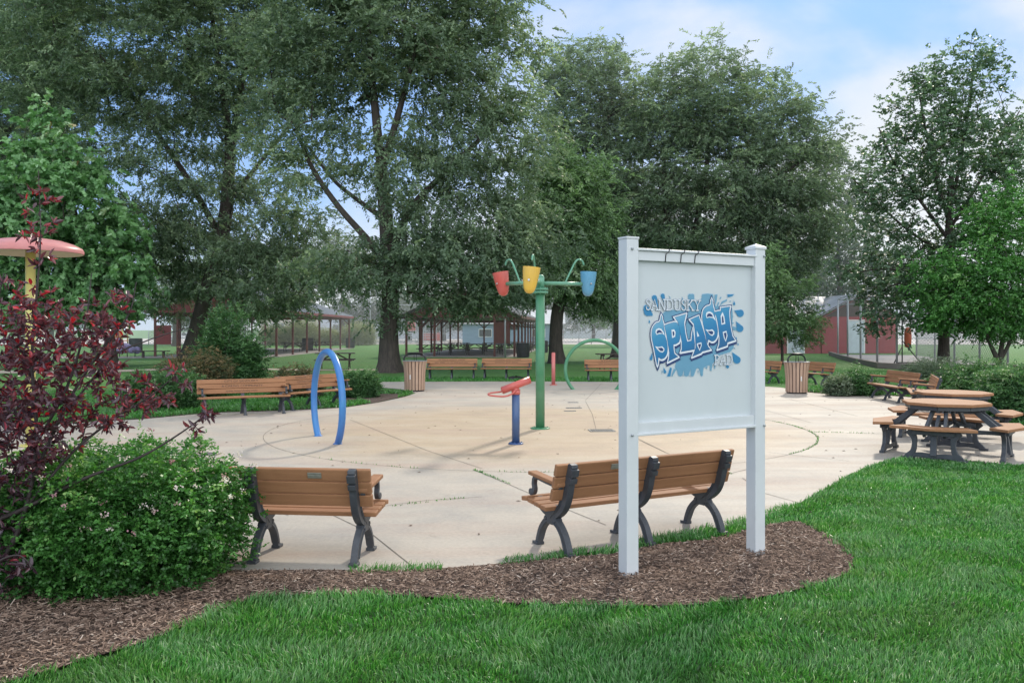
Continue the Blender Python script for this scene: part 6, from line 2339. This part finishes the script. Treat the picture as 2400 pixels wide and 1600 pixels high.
# the long wing runs left from the gable corner
mb = MB()
mb.box((-BL_ / 2, 0.06, BE / 2 - 0.002), (BL_, 0.14, BE))
mb.box((BW - 0.07, 3.5, BE / 2), (0.14, 7.0, BE))
mb.build('long_wall', M['red_barn'], bn)
mb = MB()
mb.prism([(-0.35, BE - 0.22), (BW / 2, BRG - 0.12), (BW + 0.35, BE - 0.22), (BW + 0.35, BE + 0.02), (BW / 2, BRG + 0.14), (-0.35, BE + 0.02)], 0.14, 0.24, Matrix.Rotation(R(90), 4, 'X'))
mb.prism([(0.25, BE - 0.02), (BW - 0.25, BE - 0.02), (BW / 2, BRG - 0.2)], 0.125, 0.135, Matrix.Rotation(R(90), 4, 'X'))
mb.build('dark_gable_trim', M['dark_timber'], bn)
roof_sheet('roof', [[(-0.4, -0.28, BE - 0.1), (BW / 2, -0.28, BRG + 0.03), (BW / 2, 9, BRG + 0.03), (-0.4, 9, BE - 0.1)], [(BW + 0.4, -0.28, BE - 0.1), (BW + 0.4, 9, BE - 0.1), (BW / 2, 9, BRG + 0.03), (BW / 2, -0.28, BRG + 0.03)], [(-BL_ - 0.3, -0.4, BE - 0.08), (-0.42, -0.4, BE - 0.08), (2.4, 3.8, BRG - 0.04), (-BL_ - 0.3, 3.8, BRG - 0.04)]], M['roof'], bn, 0)
rb = MB()
x = -BL_
while x < -0.5:
    rb.bar((x, -0.4, BE - 0.08 + 0.07), (x, 3.78, BRG - 0.04 + 0.07), 0.06, 0.05)
    x += 0.55
rb.build('roof_ribs', M['roof_rib'], bn)
for (dx, lab) in ((2.95, 'gable door'), (-2.2, 'side door')):
    mb = MB()
    w_ = 1.35
    mb.box((dx, -0.135 if dx > 0 else -0.045, 1.05 if dx < 0 else 1.32), (w_, 0.05, 2.1 if dx < 0 else 2.6))
    dr = mb.build('door', M['grey_door'], bn)
    f = MB()
    yf = -0.14 if dx > 0 else -0.05
    hh = 2.12 if dx < 0 else 2.64
    for s in (-1, 1):
        f.box((dx + s * (w_ / 2 + 0.04), yf, hh / 2), (0.08, 0.07, hh))
    f.box((dx, yf, hh + 0.04), (w_ + 0.16, 0.068, 0.08))
    f.build('door_frame', M['white_paint'], dr)
    hn = MB()
    hn.tube([(dx + w_ / 2 - 0.12, yf - 0.06, 1.0), (dx + w_ / 2 - 0.12, yf - 0.06, 1.16)], 0.02, 6)
    hn.build('handle', M['black'], dr)

# ------------------------------------------------------------------ batting cage
cg_posts = [gp(1964, 834), gp(1987, 841), gp(2017, 847), gp(2056, 853), gp(2102, 857)]
cg_back = [gp(2148, 835), gp(2191, 842), gp(2237, 849), gp(2296, 855), gp(2362, 861)]
cage = empty('batting_cage', (21.0, 50.0, 0), 0, 'tall pipe-framed batting cage with wire mesh left of the pear tree', 'batting cage')


def rel(p, z=0.0):
    return (p[0] - 21.0, p[1] - 50.0, z)


CH = 4.15
for p in cg_posts:
    m = MB()
    m.tube([rel(p), rel(p, CH)], 0.058, 10)
    m.build('post', M['galv'], cage)
for p in cg_back:
    m = MB()
    m.tube([rel(p), rel(p, CH)], 0.055, 10)
    m.build('post', M['galv'], cage)
m = MB()
for line in (cg_posts, cg_back):
    for a, b in zip(line[:-1], line[1:]):
        m.tube([rel(a, CH), rel(b, CH)], 0.04, 8)
for a, b in zip(cg_posts, cg_back):
    m.tube([rel(a, CH - 0.06), rel(b, CH - 0.06)], 0.04, 8)
m.tube([rel(cg_posts[0], CH - 0.4), rel(cg_back[0], CH - 0.4)], 0.03, 8)
m.build('top_rails', M['galv'], cage)
M['wire'] = simple('grey_wire', (0.25, 0.26, 0.27), None, 5, 0.5, metal=0.4)


def wire_mesh(mb, a, b, z0, z1, step, r):
    a, b = Vector((a[0], a[1], 0)), Vector((b[0], b[1], 0))
    d = b - a
    L = d.length
    d.normalize()
    n = int(L / step)
    H = z1 - z0
    for k in range(-int(H / step), n):
        s0, s1 = k * step, k * step + H
        za, zb = z0, z1
        if s0 < 0:
            za = z0 - s0
            s0 = 0
        if s1 > L:
            zb = z1 - (s1 - L)
            s1 = L
        if za < zb:
            for flip in (0, 1):
                p = (a + d * s0 if not flip else b - d * s0)
                q = (a + d * s1 if not flip else b - d * s1)
                mb.bar((p.x, p.y, za), (q.x, q.y, zb), r, r)


m = MB()
for a, b in zip(cg_back[:-1], cg_back[1:]):
    wire_mesh(m, rel(a), rel(b), 0.05, 2.4, 0.22, 0.010)
wm = m.build('wire_netting', M['wire'], cage)
m = MB()
edge_ = [gp(1945, 832), gp(1975, 842), gp(2005, 850), gp(2060, 862), gp(2140, 866), gp(2260, 866), gp(2400, 868)]
for k, (a, b) in enumerate(zip(edge_[:-1], edge_[1:])):
    m.bar((a[0], a[1], 0.13), (b[0], b[1], 0.13 + 0.004 * (k % 2)), 0.2, 0.27)
eo = m.build('timber_edging', simple('grey_timber', (0.20, 0.17, 0.15), None, 3, 0.85), None)
tag(eo, 'low grey timber edging around the batting cage gravel', 'edging')
cgp = [gp(1945, 830), gp(1975, 842), gp(2005, 850), gp(2060, 861), gp(2140, 865), gp(2260, 865), gp(2400, 867), gp(2400, 858), gp(2230, 842), gp(2140, 832)]
tri_poly('gravel_floor', cgp, 0.0, M['gravel'], 'structure')
# pitching screen with orange cover
x, y = gp(2130, 852)
sc_ = empty('pitching_screen', (x, y, 0), R(-10), 'black tube screen frame with an orange cover inside the batting cage', 'screen')
m = MB()
m.tube([(-0.35, 0, 0.05), (-0.35, 0, 2.6)], 0.035, 8)
m.tube([(1.6, 0.1, 0.05), (1.6, 0.1, 2.2)], 0.035, 8)
m.tube([(-0.7, -0.1, 0.06), (2.0, 0.1, 0.06)], 0.035, 8)
m.tube([(-0.35, 0, 1.0), (-0.9, -0.5, 0.05)], 0.03, 8)
m.tube([(-0.35, 0, 1.3), (0.5, -0.5, 0.05)], 0.03, 8)
m.build('frame', M['black'], sc_)
m = MB()
m.lathe([(0.05, 0.9), (0.17, 0.95), (0.2, 1.4), (0.19, 1.8), (0.12, 2.02), (0.03, 2.05)], 14, (-0.05, 0, 0))
m.build('cover', simple('orange_cover', (0.55, 0.13, 0.06), None, 4, 0.6), sc_)

# ------------------------------------------------------------------ purple climbing animal and playground bench line
M['purple'] = simple('lavender_plastic', (0.30, 0.27, 0.50), (0.24, 0.21, 0.43), 2.0, 0.45)
x, y = gp(288, 836)
ca_ = empty('climbing_toy', (x, y, 0), R(20), 'lavender moulded plastic climbing toy on short metal legs, left lawn', 'play equipment')


def blobs(name, parts, mat, parent):
    m = MB()
    for (cx, cy, cz, rx, ry, rz) in parts:
        n1, n2 = 10, 16
        vs = []
        for i in range(n1 + 1):
            t = PI * i / n1
            for k in range(n2):
                a = 2 * PI * k / n2
                vs.append((cx + rx * math.sin(t) * math.cos(a), cy + ry * math.sin(t) * math.sin(a), cz + rz * math.cos(t)))
        fs = [(i * n2 + k, i * n2 + (k + 1) % n2, (i + 1) * n2 + (k + 1) % n2, (i + 1) * n2 + k) for i in range(n1) for k in range(n2)]
        m.add(vs, fs, True)
    return m.build(name, mat, parent)


blobs('body', [(0, 0, 0.62, 0.62, 0.5, 0.38), (-0.5, -0.15, 0.5, 0.32, 0.3, 0.26), (0.55, -0.1, 0.48, 0.34, 0.3, 0.24), (-0.15, -0.35, 0.45, 0.28, 0.28, 0.22), (0.9, 0.1, 0.45, 0.28, 0.26, 0.26)], M['purple'], ca_)
blobs('head', [(-0.28, 0.0, 1.08, 0.3, 0.26, 0.26), (-0.42, -0.16, 1.02, 0.12, 0.12, 0.1)], M['purple'], ca_)
for k in range(4):
    m = MB()
    m.tube([(-0.7 + k * 0.5, -0.2, 0), (-0.7 + k * 0.5, -0.2, 0.32)], 0.03, 8)
    m.build('leg', M['black'], ca_)
x, y = gp(315, 838)
rl = empty('low_bench_rail', (x, y, 0), R(0), 'plain brown low plank bench right of the lavender climbing toy', 'bench')
m = MB()
m.box((1.15, 0, 0.45), (2.5, 0.3, 0.06))
m.build('seat', M['dark_timber'], rl)
for xx in (0.6, 2.0):
    m = MB()
    m.box((xx, 0, 0.21), (0.12, 0.2, 0.42))
    m.build('leg', M['dark_timber'], rl)
# small orange and yellow play piece behind the sycamore trunk
x, y = gp(279, 826)
pl = empty('play_tower', (x, y, 0), 0, 'small orange and yellow play tower behind the sycamore trunk', 'play equipment')
for s in (-1, 1):
    for t in (-1, 1):
        m = MB()
        m.tube([(s * 0.5, t * 0.5, 0), (s * 0.5, t * 0.5, 2.2)], 0.06, 8)
        m.build('post', M['pole_yellow'], pl)
m = MB()
m.box((0, 0, 1.0), (1.1, 1.1, 0.08))
m.box((0, -0.53, 1.42), (1.0, 0.05, 0.7))
m.add([(-0.7, -0.7, 2.2), (0.7, -0.7, 2.2), (0.7, 0.7, 2.2), (-0.7, 0.7, 2.2), (0, 0, 2.8)], [(0, 1, 4), (1, 2, 4), (2, 3, 4), (3, 0, 4), (3, 2, 1, 0)])
m.build('panels', simple('orange_panels', (0.62, 0.22, 0.07), None, 3, 0.5), pl)

# ------------------------------------------------------------------ far field: fences, stands, buildings, cars
def pipe_fence(name, label, pts, h, mid, step, net, mat=None):
    root = empty(name, (pts[0][0], pts[0][1], 0), 0, label, 'fence')
    o = Vector((pts[0][0], pts[0][1], 0))
    rails = MB()
    nets = MB()
    for a, b in zip(pts[:-1], pts[1:]):
        a, b = Vector((*a, 0)) - o, Vector((*b, 0)) - o
        L = (b - a).length
        n = max(1, int(L / step))
        for k in range(n + 1):
            p = a + (b - a) * k / n
            m = MB()
            m.tube([(p.x, p.y, 0), (p.x, p.y, h)], 0.05, 6)
            m.build('post', M['galv'], root)
        for z in mid:
            rails.tube([(a.x, a.y, z), (b.x, b.y, z)], 0.035, 6)
        if net:
            wire_mesh(nets, a, b, 0.05, h, net, 0.022)
    rails.build('rails', M['galv'], root)
    if net:
        nets.build('wire_netting', M['wire'], root)
    return root


pipe_fence('chain_link_fence', 'tall chain link backstop fence beyond the green ring', [(6, 128), (26, 126)], 4.6, (1.3, 2.6, 4.6), 3.4, 0.5)
pipe_fence('chain_link_fence', 'tall chain link fence behind the bleachers and the brown pavilion', [(-24, 118), (5, 121)], 5.4, (1.4, 3.2, 5.4), 3.6, 0.55)
pipe_fence('chain_link_fence', 'low chain link fence along the lot behind the left pavilion', [(-46, 108), (-22, 109)], 1.7, (0.9, 1.7), 3.0, 0.4)
pipe_fence('chain_link_fence', 'low fence far right beyond the batting cage', [(42, 104), (66, 100)], 1.8, (0.9, 1.8), 3.2, 0.4)

# bleachers
x, y = gp(962, 806)
bl = empty('bleachers', (x, y, 0), R(-14), 'aluminium bleachers beyond the lawn left of the brown pavilion posts', 'bleachers')
for k in range(5):
    m = MB()
    m.box((0, k * 0.62, 0.42 + k * 0.34), (6.0, 0.28, 0.06))
    m.build('seat_plank', M['galv'], bl)
    m = MB()
    m.box((0, k * 0.62 - 0.30, 0.16 + k * 0.34), (6.0, 0.26, 0.05))
    m.build('foot_plank', M['galv'], bl)
for s in (-2.8, -0.9, 0.9, 2.8):
    m = MB()
    m.bar((s, -0.2, 0.12), (s, 2.6, 1.72), 0.06, 0.08)
    m.bar((s, 2.55, 0), (s, 2.55, 1.75), 0.06, 0.06)
    m.bar((s, 0.0, 0.03), (s, 2.6, 0.03), 0.056, 0.06)
    m.build('support', M['galv'], bl)
# red banner panels
M['banner_red'] = simple('red_banner', (0.50, 0.12, 0.11), None, 2, 0.6)
for (px, py, w_, z0, z1, lab) in ((1012, 803, 1.55, 0.3, 1.5, 'red banner panel on the fence right of the bleachers'), (964, 803, 0.8, 1.7, 3.1, 'red banner panel above the bleachers'), (1010, 803, 1.0, 3.2, 3.7, 'small red banner high on the fence')):
    x, y = gp(px, py)
    rt = empty('fence_banner', (x, y, 0), R(-4), lab, 'banner')
    m = MB()
    m.box((0, 0, (z0 + z1) / 2), (w_ * 1.6, 0.05, z1 - z0))
    m.build('banner_sheet', M['banner_red'], rt)
    for s in (-1, 1):
        m = MB()
        m.tube([(s * w_ * 0.82, 0, 0), (s * w_ * 0.82, 0, z1 + 0.05)], 0.035, 6)
        m.build('post', M['galv'], rt)


def building(name, label, x, y, deg, w, d, h, rh, wall, roofm, wins, hip=True, cat='building'):
    root = empty(name, (x, y, 0), R(deg), label, cat)
    m = MB()
    m.box((0, d / 2, h / 2), (w, d, h))
    m.build('walls', wall, root)
    m = MB()
    o_ = 0.5
    if rh > 0:
        m.add([(-w / 2 - o_, -o_, h + 0.01), (w / 2 + o_, -o_, h + 0.01), (w / 2 + o_, d + o_, h + 0.01), (-w / 2 - o_, d + o_, h + 0.01), (-w / 2 - o_ + (d / 2 if hip else 0), d / 2, h + rh), (w / 2 + o_ - (d / 2 if hip else 0), d / 2, h + rh)], [(0, 1, 5, 4), (1, 2, 5), (2, 3, 4, 5), (3, 0, 4), (3, 2, 1, 0)])
    else:
        m.box((0, d / 2, h + 0.13), (w + 0.4, d + 0.4, 0.25))
    m.build('roof', roofm, root)
    for (wx, wz, ww, wh) in wins:
        m = MB()
        m.box((wx, -0.03, wz), (ww + 0.16, 0.06, wh + 0.16))
        f = m.build('window', M['white_paint'], root)
        m = MB()
        m.box((wx, -0.055, wz), (ww, 0.03, wh))
        m.build('pane', M['glass_dark'], f)
    return root


M['pale_roof'] = simple('pale_roof', (0.66, 0.66, 0.66), (0.55, 0.55, 0.56), 0.8, 0.6)
M['blue_grey_wall'] = simple('blue_grey_wall', (0.22, 0.31, 0.42), (0.18, 0.26, 0.36), 0.8, 0.7, stretch=(1, 1, 6))
M['tan_wall'] = simple('tan_wall', (0.45, 0.38, 0.32), None, 0.6, 0.8)
building('concession_stand', 'low blue grey stand with a pale roof seen through the brown pavilion', 0.0, 112, 0, 13, 6, 2.7, 1.9, M['blue_grey_wall'], M['pale_roof'], [(-3.5, 1.5, 1.6, 0.9), (3.5, 1.5, 1.6, 0.9)], False)
building('grey_hall', 'long grey hall far behind the fence right of the brown pavilion', 20, 190, 0, 44, 14, 6.2, 1.6, M['grey_wall'], M['pale_roof'], [(-12 + k * 6, 2.6, 2.0, 1.2) for k in range(6)], True)
building('grey_hall', 'grey ribbed hall far behind the brown pavilion and bleachers', -22, 176, 0, 36, 12, 6.0, 1.2, M['grey_wall'], M['pale_roof'], [(-14 + k * 5, 2.4, 1.8, 1.2) for k in range(6)], True)
building('tan_house', 'tan brick house with dark windows seen through the left pavilion', -50, 215, 5, 26, 10, 5.2, 0, M['tan_wall'], M['slab'], [(-9 + k * 6.2, 2.7, 3.6, 1.9) for k in range(4)], False)
building('grey_house', 'grey roofed house far at the right beyond the batting cage', 92, 175, -8, 26, 10, 4.0, 2.8, M['white_paint'], M['grey_wall'], [(-8 + k * 5.3, 2.0, 1.8, 1.4) for k in range(4)], False)

# white field sign
x, y = gp(1331, 796)
ws = empty('field_sign', (x, y, 0), 0, 'small white board with dark lettering beyond the lawn, left of the green ring', 'sign')
k_ = y / FPX
m = MB()
m.box((0, 0, 2.62), (26 * k_, 0.06, 9.5 * k_))
bd = m.build('board', M['white_paint'], ws)
m = MB()
rr = random.Random(4)
for r_ in range(2):
    xx = -10.5 * k_
    while xx < 10.5 * k_:
        w_ = rr.uniform(0.8, 2.2) * k_
        if rr.random() > 0.2:
            m.box((xx + w_ / 2, -0.034, 2.62 + (1.8 - 3.4 * r_) * k_), (w_, 0.006, 1.6 * k_))
        xx += w_ + 0.5 * k_
m.build('lettering', M['black'], bd)
for s in (-1, 1):
    m = MB()
    m.tube([(s * 11 * k_, 0.06, 0), (s * 11 * k_, 0.06, 2.7)], 0.06, 8)
    m.build('post', M['red_frame'] if s < 0 else M['galv'], ws)


# parked cars
def make_car(paintm):
    root = empty('parked_car', (0, 0, 0))
    body = MB()
    side = [(-2.2, 0.35), (2.2, 0.35), (2.25, 0.62), (2.15, 0.86), (1.25, 0.95), (-1.55, 0.98), (-2.2, 0.92), (-2.27, 0.6)]
    Mx = Matrix.Translation((0, 0.88, 0)) @ Matrix.Rotation(R(90), 4, 'X')
    body.prism(side, 0, 1.76, Mx)
    body.build('body', paintm, root, 0.07, 3)
    cab = MB()
    top = [(-1.75, 0.985), (1.15, 0.955), (0.35, 1.43), (-0.95, 1.46)]
    Mx = Matrix.Translation((0, 0.74, 0)) @ Matrix.Rotation(R(90), 4, 'X')
    cab.prism(top, 0, 1.48, Mx)
    cab.build('windows', M['glass_dark'], root, 0.05, 2)
    rf = MB()
    rf.box((-0.3, 0, 1.46), (1.32, 1.36, 0.05))
    for s in (-1, 1):
        rf.bar((0.36, s * 0.72, 1.43), (1.14, s * 0.755, 0.96), 0.05, 0.06)
        rf.bar((-0.96, s * 0.72, 1.45), (-1.74, s * 0.755, 0.985), 0.05, 0.08)
        rf.bar((-0.3, s * 0.735, 1.44), (-0.3, s * 0.755, 0.97), 0.06, 0.05)
    rf.build('roof', paintm, root)
    for sx_ in (-1.35, 1.4):
        for s in (-1, 1):
            t = MB()
            t.tube([(sx_, s * 0.70, 0.33), (sx_, s * 0.905, 0.33)], 0.33, 20)
            w = t.build('wheel', M['rubber'], root)
            r_ = MB()
            r_.tube([(sx_, s * 0.89, 0.33), (sx_, s * 0.912, 0.33)], 0.2, 14)
            r_.build('rim', M['galv'], w)
    for s in (-1, 1):
        h = MB()
        h.box((2.19, s * 0.62, 0.70), (0.1, 0.36, 0.13))
        h.build('headlight', M['white_paint'], root)
        h = MB()
        h.box((-2.24, s * 0.66, 0.76), (0.08, 0.3, 0.14))
        h.build('tail_light', M['banner_red'], root)
    return root


M['car_white'] = simple('white_car_paint', (0.72, 0.73, 0.74), None, 2, 0.2)
M['car_silver'] = simple('silver_car_paint', (0.42, 0.44, 0.47), None, 2, 0.2, metal=0.4)
c0 = make_car(M['car_white'])
tag(c0, 'white parked car between the posts of the left pavilion', 'car', 'cars parked on the far lot')
c0.location = (-37.5, 150, 0)
c0.rotation_euler = (0, 0, R(4))
c1 = copy_tree(c0)
c1['label'] = 'white parked car farther right, behind the post with braces'
c1.location = (-32.6, 153, 0)
c1.rotation_euler = (0, 0, R(75))
c2 = copy_tree(c0)
c2['label'] = 'parked car seen left of the leaning tree trunk, under the red gable'
c2.location = (-56.5, 146, 0)
c2.rotation_euler = (0, 0, R(176))
# utility poles
for i, (px, py, hgt, lab) in enumerate(((868, 806, 9.0, 'thin grey pole left of the big flared trunk'), (1184, 838, 2.6, 'thin grey pipe post in front of the brown pavilion panel'), (1386, 806, 2.4, 'thin post beyond the top of the green ring'))):
    x, y = gp(px, py)
    u = MB()
    u.tube([(0, 0, 0), (0, 0, hgt)], [0.07, 0.05], 8)
    u.lathe([(0.06, hgt), (0.02, hgt + 0.05)], 8)
    o = u.build('pipe_post', M['galv'], None)
    o.location = (x, y, 0)
    tag(o, lab, 'post')
print('faces', sum(len(o.data.polygons) for o in S.objects if o.type == 'MESH'), 'objects', len(S.objects))

# ------------------------------------------------------------------ summer haze over the far field
hm = bpy.data.materials.new('summer_haze')
hm.use_nodes = True
hm.node_tree.nodes.clear()
ht = NT(hm.node_tree)
ho = ht.new('ShaderNodeOutputMaterial')
hv = ht.new('ShaderNodeVolumeScatter')
hv.inputs['Color'].default_value = (0.93, 0.97, 1.0, 1)
hv.inputs['Density'].default_value = 0.0023
hv.inputs['Anisotropy'].default_value = 0.35
ht.link(hv.outputs[0], ho.inputs['Volume'])
hb = MB()
hb.box((0, 127, 11.9), (260, 162, 24.0))
hz_o = hb.build('haze', hm, None)
tag(hz_o, 'thin pale summer haze hanging over the far lawn and field', 'haze', None, 'stuff')
S.cycles.volume_bounces = 1
